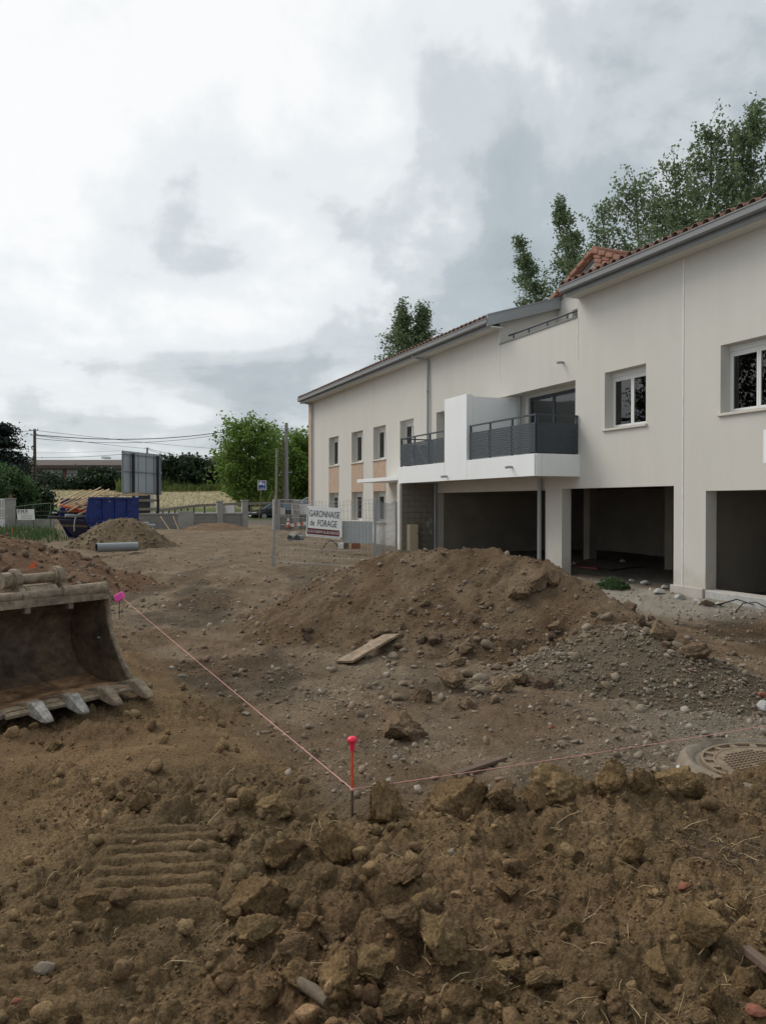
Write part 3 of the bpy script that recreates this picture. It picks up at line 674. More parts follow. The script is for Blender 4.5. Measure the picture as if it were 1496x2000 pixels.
for (a, b, c_, t) in ((740, 1620, 112, 0), (905, 1600, 120, 1), (1085, 1560, 110, 2), (985, 1590, 100, 3), (1200, 1545, 90, 4), (1250, 1560, 70, 1), (1060, 1590, 80, 0), (1330, 1560, 90, 2),
                      (515, 1790, 112, 1), (500, 1870, 80, 2), (560, 1895, 100, 3), (585, 1940, 90, 5), (660, 1960, 112, 0), (720, 1950, 76, 6), (855, 1885, 92, 2), (790, 1850, 80, 7),
                      (765, 1890, 50, 8), (1365, 1880, 105, 4), (960, 1960, 56, 9), (985, 1880, 70, 3), (1000, 1915, 60, 10), (560, 1700, 70, 1), (650, 1690, 84, 4), (690, 1740, 60, 7), (800, 1735, 64, 3),
                      (270, 1590, 52, 9), (215, 1560, 50, 5), (540, 1600, 75, 2), (480, 1590, 55, 6), (160, 1800, 46, 8), (230, 1790, 42, 11), (1015, 1870, 60, 5), (1110, 1830, 52, 6), (1180, 1850, 60, 7),
                      (1290, 1950, 70, 8), (1150, 1960, 70, 9), (1060, 1955, 60, 10), (1210, 1990, 80, 3), (900, 1990, 70, 1), (770, 1995, 66, 2), (520, 1985, 60, 4), (430, 1930, 44, 6), (640, 1850, 52, 7),
                      (1400, 1990, 70, 0), (1470, 1960, 70, 1), (1450, 1790, 54, 5), (1120, 1690, 46, 9), (1010, 1720, 50, 3), (1240, 1690, 60, 4), (600, 1830, 46, 8), (840, 1800, 46, 11), (450, 1650, 44, 7)):
    clod_px(a, b, c_*(0.82 if b < 1630 else 0.95), t=t)
for (a, b, c_, t, hr) in ((780, 1450, 84, 4, 1.0), (880, 1345, 58, 0, 1), (830, 1375, 44, 1, 1), (1020, 1340, 46, 6, .8), (1060, 1350, 46, 3, .9), (985, 1355, 40, 2, 1), (915, 1385, 44, 5, .9), (1005, 1275, 40, 9, 1), (845, 1260, 34, 7, 1), (600, 1255, 28, 3, .8), (1050, 1160, 46, 1, 1), (1012, 1176, 40, 2, .9), (1080, 1150, 44, 0, 1), (1290, 1245, 46, 4, 1), (1230, 1190, 40, 5, 1), (1350, 1290, 50, 1, .8), (905, 1280, 32, 6, 1), (895, 1305, 30, 8, 1)):
    clod_px(a, b, c_, heap_main, t=t, hr=hr)
def auto_clods(n, parent, sel, d0, d1, u0, u1, smin, pw, smax, stone, seed, p=1.0):
    rng = np.random.default_rng(seed); x, y, l, d = rand_fan(n*12, rng, d0, d1, u0, u1, p); k = rng.random(len(x)) < sel(x, y, l, d)
    x, y = x[k][:n], y[k][:n]; z = surf(x, y); s = np.clip(smin*(1-rng.random(len(x))*0.99)**(-pw), 0, smax)
    for i in range(len(x)): put_clod((x[i], y[i], z[i]), float(s[i]), parent, stone, int(rng.integers(12)))
def sel_clay(x, y, l, d): return (d < 9)*zones(x, y)*(1-track_mask(x, y))*(0.10+0.9*sm(-0.15, 0.2, fbm(x, y, 1.1, 2, 220)))*(0.25+0.75*sm(-1.5, -0.3, l))
auto_clods(150, ground, sel_clay, 2.0, 5.6, -0.6, 0.6, 0.016, 0.40, 0.058, False, 61, 1.4)
auto_clods(40, ground, lambda x, y, l, d: (1-zones(x, y))*(x < 12), 4.2, 16, -0.5, 0.55, 0.018, 0.4, 0.06, True, 62, 0.9)
auto_clods(16, ground, lambda x, y, l, d: zones(x, y), 2.0, 5, -0.55, 0.55, 0.010, 0.4, 0.028, True, 65, 1.2)
def sel_foot(x, y, l, d): return np.exp(-((l-1.15)/0.95)**2-((d-8.0)/0.75)**2)+0.5*np.exp(-((l-0.7)/0.5)**2-((d-7.2)/0.4)**2)
auto_clods(95, ground, sel_foot, 6.4, 9.6, -0.05, 0.36, 0.026, 0.40, 0.085, True, 66)
def sel_heap(x, y, l, d): return (main_heap(x, y) > ground_h(x, y)+0.01)*(0.06+sm(0.5, 0.05, main_heap(x, y))*sm(-0.6, 1.0, l)*sm(13, 10, d))
auto_clods(190, heap_main, sel_heap, 6.8, 12, -0.12, 0.42, 0.022, 0.42, 0.075, True, 63)
auto_clods(40, heap_main, sel_heap, 6.8, 12, -0.12, 0.42, 0.04, 0.4, 0.10, False, 64)
# ------------------------------------------------------------------ the apartment building (facade plane X = FX, running along Y)
FX, BX, TH = 12.5, 11.13, 0.30
Y0, Y1, ZT = 4.0, 39.3, 7.0
bld = thing('apartment_building', (FX, 20, -0.3), 'long cream rendered apartment building with tiled roof, balconies and open garages', 'building')
def wall_x(x, t, ya, yb, za, zb, holes):
    """wall in a plane of constant X with rectangular holes (y0,y1,z0,z1), front at x, back at x+t"""
    ys = sorted({ya, yb, *[min(max(h[i], ya), yb) for h in holes for i in (0, 1)]}); zs = sorted({za, zb, *[min(max(h[i], za), zb) for h in holes for i in (2, 3)]})
    mb = MB(); full = {}
    for i in range(len(ys)-1):
        for j in range(len(zs)-1):
            cy, cz = (ys[i]+ys[i+1])/2, (zs[j]+zs[j+1])/2
            full[i, j] = not any(h[0] < cy < h[1] and h[2] < cz < h[3] for h in holes)
    vid = {}
    def V(i, j, k):
        if (i, j, k) not in vid: vid[i, j, k] = len(mb.v); mb.v.append((x+t*k, ys[i], zs[j]))
        return vid[i, j, k]
    for (i, j), ok in full.items():
        if not ok: continue
        mb.f.append((V(i, j, 0), V(i, j+1, 0), V(i+1, j+1, 0), V(i+1, j, 0))); mb.f.append((V(i, j, 1), V(i+1, j, 1), V(i+1, j+1, 1), V(i, j+1, 1)))
        if not full.get((i-1, j)): mb.f.append((V(i, j, 0), V(i, j, 1), V(i, j+1, 1), V(i, j+1, 0)))
        if not full.get((i+1, j)): mb.f.append((V(i+1, j, 0), V(i+1, j+1, 0), V(i+1, j+1, 1), V(i+1, j, 1)))
        if not full.get((i, j-1)): mb.f.append((V(i, j, 0), V(i+1, j, 0), V(i+1, j, 1), V(i, j, 1)))
        if not full.get((i, j+1)): mb.f.append((V(i, j+1, 0), V(i, j+1, 1), V(i+1, j+1, 1), V(i+1, j+1, 0)))
    return mb
HEAD, SILL = 4.81, 3.41
wins = [(13.88, 15.32, SILL, HEAD), (10.29, 11.73, SILL, HEAD), (26.30, 27.55, SILL, HEAD), (28.96, 30.30, SILL, HEAD), (31.50, 32.90, SILL, HEAD), (34.65, 36.06, SILL, HEAD),
        (28.96, 30.30, 0.80, 2.09), (31.50, 32.90, 0.80, 2.09), (34.65, 36.06, 0.80, 2.09)]
loggia = (16.48, 24.42, 2.72, HEAD)
gar = [(17.80, 24.42, -1, 1.95), (13.0, 17.05, -1, 1.975), (6.0, 12.10, -0.22, 1.85)]
terr = (16.4, 20.2, 6.42, 8)
wall = wall_x(FX, TH, Y0, Y1, -0.7, ZT, wins+[loggia]+gar+[terr]).build('wall', 'plaster', bld)
# the two thin expansion-joint strips and the rendered base
MB().box(FX-0.012, FX-0.002, 12.728, 12.748, -0.35, 6.86).build('joint_strip', 'joint_white', bld)
MB().box(FX-0.010, FX-0.002, 16.385, 16.400, 5.3, 6.40).build('joint_strip', 'joint_white', bld)
MB().box(FX-0.010, FX-0.002, 20.19, 20.205, 5.3, 6.95).build('joint_strip', 'joint_white', bld)
MB().box(FX-0.05, FX+0.2, 4.2, 12.06, -0.75, -0.235).build('plinth', 'mortar_pale', bld, bevel=0.01)
MB().box(FX-0.06, FX+0.1, 12.12, 13.05, -0.75, -0.20).build('plinth', 'plaster_base', bld, bevel=0.01)
MB().box(FX-0.015, FX+0.05, 24.6, 39.28, -0.5, 0.55).build('plinth', 'plaster_base', bld)
# inside: floors, cross walls, back wall
XB = 23.0
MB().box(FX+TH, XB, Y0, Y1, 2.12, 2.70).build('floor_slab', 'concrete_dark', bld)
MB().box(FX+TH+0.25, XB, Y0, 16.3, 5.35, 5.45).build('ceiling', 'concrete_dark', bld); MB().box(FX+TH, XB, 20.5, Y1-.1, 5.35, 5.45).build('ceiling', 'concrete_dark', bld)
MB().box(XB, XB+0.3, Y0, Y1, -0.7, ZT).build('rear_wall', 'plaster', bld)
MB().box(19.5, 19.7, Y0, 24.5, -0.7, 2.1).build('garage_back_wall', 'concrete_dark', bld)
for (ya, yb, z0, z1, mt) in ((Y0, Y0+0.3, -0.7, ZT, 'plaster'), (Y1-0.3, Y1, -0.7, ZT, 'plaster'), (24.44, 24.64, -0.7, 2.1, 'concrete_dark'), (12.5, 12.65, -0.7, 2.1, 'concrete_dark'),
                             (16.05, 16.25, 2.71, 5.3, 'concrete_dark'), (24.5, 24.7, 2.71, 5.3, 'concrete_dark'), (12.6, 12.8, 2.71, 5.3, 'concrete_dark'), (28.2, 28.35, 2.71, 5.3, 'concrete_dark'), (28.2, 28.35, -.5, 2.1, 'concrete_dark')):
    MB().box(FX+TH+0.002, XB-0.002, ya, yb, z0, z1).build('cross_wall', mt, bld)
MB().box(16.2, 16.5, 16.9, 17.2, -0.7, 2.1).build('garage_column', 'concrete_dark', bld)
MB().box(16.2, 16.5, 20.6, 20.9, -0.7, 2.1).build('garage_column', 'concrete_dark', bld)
# loggia behind the balconies
door_h = (17.0, 19.4, 2.72, 4.72); door2 = (21.6, 23.8, 2.72, 4.72)
wall_x(13.0, 0.25, 16.26, 24.49, 2.71, 5.3, [door_h, door2]).build('loggia_wall', 'plaster', bld)
MB().box(FX+TH+.002, 13.0-.002, 16.26, 24.49, HEAD+0.004, HEAD+0.12).build('loggia_ceiling', 'plaster', bld)
# terrace: floor, left gable wall, set-back gable with its small door
MB().box(FX+TH, 15.0, 16.3, 20.3, 5.5, 5.6).build('terrace_floor', 'concrete', bld)
XG = 14.6
wall_x(XG, 0.2, 16.42, 20.19, 5.6, 7.88, [(18.25, 19.42, 5.6, 7.50)]).build('terrace_wall', 'plaster', bld)
MB().prism([(XG, 16.42, 7.882), (XG, 20.19, 7.882), (XG, 18.24, 8.80)], (0.2, 0, 0)).build('gable', 'plaster', bld)
MB().prism([(FX+.002, 20.2, 6.99), (FX+.002, 20.2, 7.12), (18.5, 20.2, 8.95), (18.5, 20.2, 5.6), (FX+TH, 20.2, 5.6), (FX+TH, 20.2, 6.99)], (0, 0.2, 0)).build('gable', 'plaster', bld)
MB().prism([(FX+TH, 16.2, 5.6), (FX+TH, 16.2, 7.15), (17, 16.2, 8.4), (17, 16.2, 5.6)], (0, 0.195, 0)).build('gable', 'plaster', bld)
MB().box(XG+0.18, XG+0.22, 18.27, 19.40, 5.62, 7.48).build('terrace_door', 'anthracite', bld)
MB().box(FX-0.03, FX+TH+0.03, 16.41, 20.19, 6.421, 6.46).build('parapet_coping', 'gutter_grey', bld)
pr = MB(); pr.tube([(FX+0.05, 16.45, 6.62), (FX+0.05, 19.75, 6.62)], 0.028, 8)
for yy in (16.9, 17.8, 18.7, 19.5): pr.box(FX+0.035, FX+0.065, yy-0.02, yy+0.02, 6.45, 6.61)
pr.build('parapet_rail', 'anthracite', bld)

# ---- roofs
def zr(x): return 7.16+0.30*(x-12.0)
def roof(name, ya, yb, mat='roof_tile'):
    mb = MB(); n = int((yb-ya)/0.27); ridge_x = 18.6; rows = [12.35, ridge_x]
    for i in range(n*4+1):                                    # corrugated field above the eave course
        y = ya+(yb-ya)*i/(n*4); hz = 0.045*math.cos(2*math.pi*i/4)
        for x in rows: mb.v.append((x, y, zr(x)+0.02+hz))
        mb.v.append((XB+0.6, y, zr(ridge_x)-0.30*(XB+0.6-ridge_x)+0.02+hz))
    for i in range(n*4):
        for k in range(2): mb.f.append((3*i+k, 3*i+k+1, 3*i+k+4, 3*i+k+3))
    o = mb.build(name, mat, bld, smooth=True)
    # first courses: each barrel tile a piece of its own
    me = bpy.data.meshes.get('tile')
    if me is None:
        t = MB(); m_ = 7
        for s_, (x, rr, zz) in enumerate(((-0.06, 0.105, 0.0), (0.40, 0.088, 0.138))):
            for q in range(m_):
                a = math.pi*q/(m_-1); t.v.append((x, rr*math.cos(a), zz+rr*0.85*math.sin(a)))
            for q in range(m_):
                a = math.pi*q/(m_-1); r2 = rr-0.018; t.v.append((x, r2*math.cos(a), zz+r2*0.85*math.sin(a)-.002))
        for q in range(m_-1):
            t.f.append((q, q+1, 2*m_+q+1, 2*m_+q)); t.f.append((m_+q, 3*m_+q, 3*m_+q+1, m_+q+1)); t.f.append((q, m_+q, m_+q+1, q+1))
        me = bpy.data.meshes.new('tile'); me.from_pydata(t.v, [], t.f)
        for p in me.polygons: p.use_smooth = True
        me.materials.append(MATS['roof_tile'])
    for i in range(n):
        y = ya+(yb-ya)*(i+0.5)/n; tl = link('tile', me, o); org = ORG[bld.name]
        tl.location = Vector((11.97+random.uniform(-.012, .012), y, zr(11.97)+0.015+random.uniform(-.005, .005)))-org; tl.rotation_euler = (0, random.uniform(-.02, .02), random.uniform(-.02, .02))
    # trough tiles between them, one underlayer
    MB().prism([(11.95, ya, zr(11.95)-0.03), (12.4, ya, zr(12.4)-0.03), (12.4, ya, zr(12.4)+0.02), (11.95, ya, zr(11.95)+0.015)], (0, yb-ya, 0)).build('trough_course', mat, o)
    return o
roof_left = roof('roof', 20.02, Y1+0.08); roof_right = roof('roof', Y0, 16.38)
# centre roof: ridge runs back from the gable, orange verge tiles
cr = MB()
for sgn, yb in ((1, 20.25), (-1, 16.3)):
    a = [(XG-0.12, 18.24, 8.90), (XG-0.12, yb, 8.90-0.47*abs(yb-18.24)), (XG-0.12, yb, 8.84-0.47*abs(yb-18.24)), (XG-0.12, 18.24, 8.84)]
    cr.prism(a, (5, 0, 0))
ctr = cr.build('roof', 'orange_tile', bld)
for sgn, yb in ((1, 20.25), (-1, 16.35)):
    k = 6
    for i in range(k):
        ya_, yb_ = 18.24+(yb-18.24)*i/k, 18.24+(yb-18.24)*(i+1)/k
        za_, zb_ = 8.93-0.47*abs(ya_-18.24), 8.93-0.47*abs(yb_-18.24)
        MB().bar((XG-0.16, ya_, za_+0.0), (XG-0.16, yb_-0.02*sgn, zb_+0.05), 0.16, 0.13).build('verge_tile', 'orange_tile', ctr, bevel=0.02)
    MB().bar((XG-0.03, 18.24, 8.78), (XG-0.03, yb, 8.78-0.47*abs(yb-18.24)), 0.05, 0.07).build('verge_trim', 'gutter_grey', ctr)
for r in range(1, 7):
    for i in range(5):
        ya_, yb_ = 18.24-0.05-i*0.36, 18.24-0.05-(i+1)*0.36; za_, zb_ = 8.93-0.47*(18.24-ya_)-0.125*r, 8.93-0.47*(18.24-yb_)-0.125*r
        MB().bar((XG-0.13+0.01*r, ya_, za_), (XG-0.13+0.01*r, yb_+0.02, zb_+0.04), 0.14, 0.11).build('hanging_tile', 'orange_tile', ctr, bevel=0.02)
for i in range(8):
    MB().tube([(XG-0.15+i*0.4, 18.24, 8.95), (XG+0.27+i*0.4, 18.24, 8.97)], [0.13, 0.11], 10).build('ridge_tile', 'orange_tile', ctr, True)
# grey rake fascia over the left gable
MB().prism([(11.93, 19.97, 7.22), (18.6, 19.97, 9.22), (18.6, 19.97, 8.90), (11.93, 19.97, 6.90)], (0, 0.045, 0)).build('rake_fascia', 'zinc', roof_left)
MB().prism([(11.93, 19.95, 7.223), (18.6, 19.95, 9.223), (18.6, 19.95, 9.26), (11.93, 19.95, 7.26)], (0, 0.22, 0)).build('rake_cap', 'zinc', roof_left)
# eaves: soffit, fascia board, gutter
def eave(ya, yb):
    MB().box(12.06, FX-0.002, ya, yb, 6.885, 6.93).build('soffit', 'plaster', bld)
    MB().box(12.03, 12.06, ya, yb, 6.86, 7.12).build('eave_board', 'gutter_grey', bld)
    prof = [(12.028, 7.13), (12.028, 7.0), (12.0, 6.972), (11.925, 6.972), (11.895, 7.0), (11.895, 7.115), (11.88, 7.12), (11.88, 7.145), (11.908, 7.145), (11.908, 7.012), (11.935, 6.986), (12.0, 6.986), (12.016, 7.005), (12.016, 7.13)]
    g = MB().prism([(p[0], ya-0.02, p[1]) for p in prof], (0, yb-ya+0.04, 0)).build('gutter', 'gutter_grey', bld)
    for yy in (ya-0.022, yb+0.020): MB().prism([(p[0], yy, p[1]) for p in prof[:7]], (0, 0.004, 0)).build('end_cap', 'gutter_grey', g)
eave(20.0, Y1+0.1); eave(Y0, 16.36)
def downpipe(y, z0, x=FX-0.075, neck=True, z1=6.7):
    pts = [(x, y, z0), (x, y, z1)]
    if neck: pts += [(x-0.02, y, z1+0.05), (x-0.22, y+0.22, z1+0.13), (x-0.36, y+0.36, z1+0.2), (x-0.45, y+0.42, 6.98)]
    o = MB().tube(pts, 0.045, 10).build('downpipe', 'zinc', bld, smooth=True)
    for zz in (1.2, 3.2, 5.6):
        if zz > z0: MB().lathe((x, y, zz), [(0.046, 0), (0.054, 0), (0.054, 0.03), (0.046, 0.03)], 10).build('collar', 'gutter_grey', o)
downpipe(24.95, 2.6); downpipe(38.55, 0.0, neck=True)
MB().tube([(FX-0.07, 24.36, -0.4), (FX-0.07, 24.36, 2.28)], 0.05, 10).build('downpipe', 'zinc', bld, smooth=True)
MB().tube([(FX-0.10, 17.94, -0.5), (FX-0.10, 17.94, 2.28)], 0.06, 10).build('downpipe', 'zinc', bld, smooth=True)
MB().tube([(12.85, 19.62, 2.72), (12.85, 19.62, 4.8)], 0.05, 10).build('downpipe', 'zinc', bld, smooth=True)
MB().tube([(11.6, 24.98, 0.0), (11.6, 24.98, 2.4)], 0.035, 8).build('downpipe', 'timber_dark', bld, smooth=True)

# ---- windows
def window(y0, y1, z0, z1, sashes=2, sill=True, x=FX+0.25, mat='pvc_white', box=True):
    fw = 0.055; mb = MB()
    ztop = z1
    if box: mb.box(x-0.02, x+0.06, y0+.003, y1-.003, z1-0.12, z1-.003); ztop = z1-0.12
    mb.box(x, x+0.06, y0+.003, y0+fw, z0+.002, ztop); mb.box(x, x+0.06, y1-fw, y1-.003, z0+.002, ztop); mb.box(x, x+0.06, y0+fw, y1-fw, ztop-fw, ztop-.001); mb.box(x, x+0.06, y0+fw, y1-fw, z0+.002, z0+fw)
    o = mb.build('window', mat, bld, bevel=0.004)
    ya, yb, za, zb = y0+fw, y1-fw, z0+fw, ztop-fw; n = sashes
    for i in range(n):
        a, b = ya+(yb-ya)*i/n, ya+(yb-ya)*(i+1)/n; s_ = MB(); k = 0.05; xs = x-0.012
        s_.box(xs, xs+0.05, a+.002, a+k, za+.002, zb-.002); s_.box(xs, xs+0.05, b-k, b-.002, za+.002, zb-.002); s_.box(xs, xs+0.05, a+k, b-k, za+.002, za+k); s_.box(xs, xs+0.05, a+k, b-k, zb-k, zb-.002)
        s_.build('sash', mat, o, bevel=0.004)
        MB().box(xs+0.02, xs+0.026, a+k-.01, b-k+.01, za+k-.01, zb-k+.01).build('pane', 'glass', o)
    if sill: MB().box(FX-0.055, x+0.02, y0-0.05, y1+0.05, z0-0.045, z0+0.012).build('sill', 'stone_sill', o, bevel=0.006)
    return o
for (a, b, c_, d_) in wins:
    window(a, b, c_, d_, 2)
# a pale blind hanging behind the near panes
MB().box(12.95, 12.97, 14.55, 15.2, 3.45, 4.6).build('curtain', 'panel_grey', bld)
MB().box(12.95, 12.97, 11.15, 11.6, 3.45, 4.6).build('curtain', 'panel_grey', bld)
window(*door_h, 2, False, 13.06, 'anthracite', False); window(*door2, 2, False, 13.06, 'pvc_white', True)
# brick facing: under the upper windows, and up the far corner
for (a, b) in ((28.96, 30.30), (31.50, 32.90), (34.65, 36.06)):
    MB().box(FX-0.014, FX-0.001, a, b, 2.09, SILL-0.05).build('brick_panel', 'brick_facing', bld)
MB().box(FX-0.025, FX-0.001, 38.75, Y1-.002, -0.3, 6.86).build('brick_panel', 'brick_facing', bld)

# ---- balconies
def slat_panel(parent, a, b, z0, z1, off):
    """sheet of narrow slats with short slots between a and b (x,y); off = outward normal"""
    a, b = Vector((*a, 0)), Vector((*b, 0)); d = b-a; n = 13; p = (z1-z0)/n; mb = MB(); o = Vector((*off, 0))
    ln = d.length; u = d/ln; nt_ = max(2, int(ln/0.085))
    for i in range(n):
        z = z0+p*i+p*0.38; mb.obox((a+b)/2+Vector((0, 0, z)), d/2, o*0.006, Vector((0, 0, p*0.385)))
        if i < n-1:
            for k in range(nt_):
                t = (k+(0.5 if i % 2 else 0.0))/nt_*ln
                if t > ln-0.02: continue
                mb.obox(a+u*(t+0.017)+Vector((0, 0, z+p*0.5)), u*0.017, o*0.005, Vector((0, 0, p*0.118)))
    return mb.build('slat_panel', 'anthracite', parent)
def railing(parent, pts, spacing=1.0, posts=None):
    """guard along a polyline of (x,y)"""
    for (a, b) in zip(pts[:-1], pts[1:]):
        a_, b_ = Vector((*a, 0)), Vector((*b, 0)); d = b_-a_; n = max(1, round(d.length/spacing)); u = d.normalized(); o = (u.y, -u.x)
        if Vector(o).dot(Vector((-1, -0.3))) < 0: o = (-o[0], -o[1])
        MB().bar((*a, 3.85), (*b, 3.85), 0.06, 0.04).build('handrail', 'anthracite', parent)
        for i in range(n+1):
            p = a_+d*(i/n)
            p = p + u*(0.03 if i == 0 else (-0.03 if i == n else 0))
            MB().box(p.x-0.022, p.x+0.022, p.y-0.022, p.y+0.022, 2.80, 3.83).build('post', 'anthracite', parent)
        for i in range(n):
            p, q = a_+d*(i/n)+u*0.012+Vector((*o, 0))*0.032, a_+d*((i+1)/n)-u*0.012+Vector((*o, 0))*0.032
            slat_panel(parent, (p.x, p.y), (q.x, q.y), 2.89, 3.66, o)
def balcony(ya, yb, rails):
    o = MB().box(BX+0.03, FX-0.002, ya+0.03, yb-0.03, 2.32, 2.78).build('balcony', 'plaster', bld)
    return o
bal = balcony(16.33, 24.70, None)
for (ya, yb) in ((16.33, 19.79), (21.205, 24.70)): MB().box(BX, BX+0.04, ya, yb, 2.28, 2.85).build('fascia', 'white_panel', bal, bevel=0.004)
MB().box(BX, BX+0.22, 19.80, 21.195, 2.28, 4.80).build('front_panel', 'white_panel', bal, bevel=0.006)
MB().box(BX+0.222, 12.98, 19.80, 19.95, 2.79, 4.74).build('partition', 'white_panel', bal)
MB().box(BX+0.042, BX+0.20, 16.29, 16.328, 2.28, 2.85).build('fascia', 'white_panel', bal)
MB().box(BX+0.206, FX-0.001, 16.29, 16.328, 2.28, 2.85).build('fascia', 'white_panel', bal)
railing(bal, [(BX+0.10, 19.75), (BX+0.10, 16.38), (FX-0.01, 16.38)]); railing(bal, [(BX+0.10, 21.25), (BX+0.10, 24.66), (FX-0.02, 24.66)])
bal2 = balcony(4.2, 9.52, None)
MB().box(BX, BX+0.04, 4.2, 9.52, 2.28, 2.85).build('fascia', 'white_panel', bal2); MB().box(BX+0.042, FX-.001, 9.50, 9.54, 2.28, 2.85).build('fascia', 'white_panel', bal2)
railing(bal2, [(BX+0.10, 5.0), (BX+0.10, 9.47), (FX-0.01, 9.47)])
# drain spouts
for (x, y, z) in ((BX-0.002, 17.35, 2.55), (BX-0.002, 21.02, 2.42), (FX-0.002, 17.0, 5.35)):
    MB().tube([(x+0.05, y, z), (x-0.10, y, z-0.005), (x-0.20, y, z-0.02)], 0.036, 10).build('drain_spout', 'zinc', bld, smooth=True)
# entrance canopy and the bare block wall that carries the balcony end
MB().box(BX, FX-.003, 24.72, 28.7, 2.40, 2.53).build('canopy', 'white_panel', bld, bevel=0.006)
MB().box(BX-0.02, BX+0.06, 24.50, 24.74, -0.4, 2.28).build('wall_end', 'plaster', bld)
bw = MB().box(BX+0.065, FX-0.003, 24.53, 24.72, -0.4, 2.30).build('block_wall', 'mortar', bld)
bmesh_block = {}
for r in range(13):
    z0 = -0.38+r*0.205; x = BX+0.07-(0.25 if r % 2 else 0)
    while x < FX-0.01:
        a, b = max(x, BX+0.07), min(x+0.49, FX-0.008); x += 0.50
        if b-a < 0.05 or z0+0.195 > 2.3: continue
        key = round(b-a, 2)
        if key not in bmesh_block:
            m0 = MB().box(-(b-a)/2, (b-a)/2, -0.02, 0.02, 0, 0.193); me = bpy.data.meshes.new('block'); me.from_pydata(m0.v, [], m0.f)
            bb = bmesh.new(); bb.from_mesh(me); bmesh.ops.recalc_face_normals(bb, faces=bb.faces); bmesh.ops.bevel(bb, geom=bb.edges[:], offset=0.005, segments=1, affect='EDGES'); bb.to_mesh(me); bb.free()
            me.materials.append(MATS['block']); bmesh_block[key] = me
        o = link('block', bmesh_block[key], bw); o.location = Vector(((a+b)/2, 24.522+random.uniform(-.003, .003), z0))-ORG[bld.name]
text_part('number', '8', 'chalk', bw, (12.17, 24.492, 0.74), Vector((1, 0, 0.25)).normalized(), Vector((-0.25, 0, 1)).normalized(), 0.26)
text_part('number', '0', 'chalk', bw, (12.27, 24.492, 0.86), Vector((1, 0, 0.25)).normalized(), Vector((-0.1, 0, 1)).normalized(), 0.26)
MB().bar((12.30, 24.492, 0.64), (12.37, 24.492, 0.46), 0.035, 0.004, (0, 1, 0)).build('chalk_mark', 'chalk', bw)
cab = thing('meter_cabinet', (11.55, 24.40, -0.25), 'tall beige meter cabinet against the bare block wall', 'cabinet')
MB().box(11.37, 11.73, 24.28, 24.495, -0.3, 0.84).build('box', 'cabinet_beige', cab, bevel=0.01)
MB().box(11.39, 11.71, 24.268, 24.279, -0.2, 0.80).build('door', 'cabinet_beige', cab, bevel=0.004)
MB().box(11.67, 11.69, 24.255, 24.267, 0.5, 0.56).build('lock', 'steel_dark', cab)
# ------------------------------------------------------------------ far setting: field bank, road
ls = np.linspace(-150, 140, 120); ds = np.concatenate([np.linspace(76.5, 125, 40), np.linspace(130, 1500, 22)]); LL, DD = np.meshgrid(ls, ds, indexing='ij')
LL = LL*np.maximum(1, DD/125)
x = (DD*S_+LL*C_).ravel(); y = (DD*C_-LL*S_).ravel()
def field_h(x, y):
    l, d = LD(x, y); return np.interp(d, [70, 78, 84, 116, 128, 1500], [0.62, 0.75, 1.15, 3.3, 3.7, 3.7])+0.25*fbm(x, y, 0.06, 3, 300)
z = field_h(x, y); i2 = np.arange(x.size).reshape(LL.shape)
F = np.stack([i2[:-1, :-1], i2[1:, :-1], i2[1:, 1:], i2[:-1, 1:]], -1).reshape(-1, 4)
n = sm(-0.2, 0.4, fbm(x, y, 0.07, 3, 310))[:, None]; l, d = LD(x, y)
gold = np.array([0.38, 0.33, 0.205])*(1-0.25*n)+np.array([0.27, 0.24, 0.10])*0.25*n
gr = np.maximum(sm(86, 80, d), sm(-46, -58, l)*0.7)[:, None]; fc = gold*(1-gr)+np.array([0.11, 0.14, 0.05])*gr
material('field_soil', (1, 1, 1), 0.95, 0.25, 0.6, 0.6, 2.0, attr=True, spec=0.1)
tag(np_mesh('field', np.stack([x, y, z], 1), F, 'field_soil', None, fc, True), 'field of dry golden grass rising beyond the road', kind='structure')
rd = MB(); pts = [(-80, 71.5), (-20, 72), (40, 73)]
for (a, b) in zip(pts[:-1], pts[1:]):
    for j, (p, q) in enumerate((((a[0], a[1]), (b[0], b[1])),)):
        A, B = W(p[0], p[1]), W(q[0], q[1]); nn = Vector((S_, C_, 0))
        rd.add([Vector((A.x, A.y, 0.66))-nn*3, Vector((B.x, B.y, 0.66))-nn*3, Vector((B.x, B.y, 0.70))+nn*3, Vector((A.x, A.y, 0.70))+nn*3], [(0, 1, 2, 3)])
tag(rd.build('road', 'road_asphalt'), 'pale asphalt road passing behind the low wall', kind='structure')

# ------------------------------------------------------------------ foliage
def leaves(C, size, rng, flat=0.0, shade=None):
    """one folded leaf (4 corners) at every point of C"""
    n = len(C); a = rng.normal(size=(n, 3)); a[:, 2] *= (1-flat); a /= np.linalg.norm(a, axis=1)[:, None]
    b = np.cross(a, rng.normal(size=(n, 3))); b /= np.linalg.norm(b, axis=1)[:, None]; s = (size*rng.uniform(0.6, 1.3, n))[:, None]
    V = np.stack([C-a*s*0.6, C+b*s*0.36, C+a*s*0.6, C-b*s*0.36], 1).reshape(-1, 3); F = np.arange(4*n).reshape(n, 4)
    g = np.clip(rng.normal(0.45, 0.22, n), 0, 1)
    if shade is not None: g = np.clip(g*0.55+shade*0.45, 0, 1)
    return V, F, np.repeat(np.stack([g, g, g], 1), 4, 0)
def branchy(base, tips, r0, rng, bend=0.15):
    mb = MB()
    for (a, b, ra, rb) in tips:
        a, b = Vector(a), Vector(b); m_ = (a+b)/2+Vector(rng.normal(0, bend*(b-a).length*0.3, 3)); mb.tube([a, m_, b], [ra, (ra+rb)/2, rb], 6)
    return mb
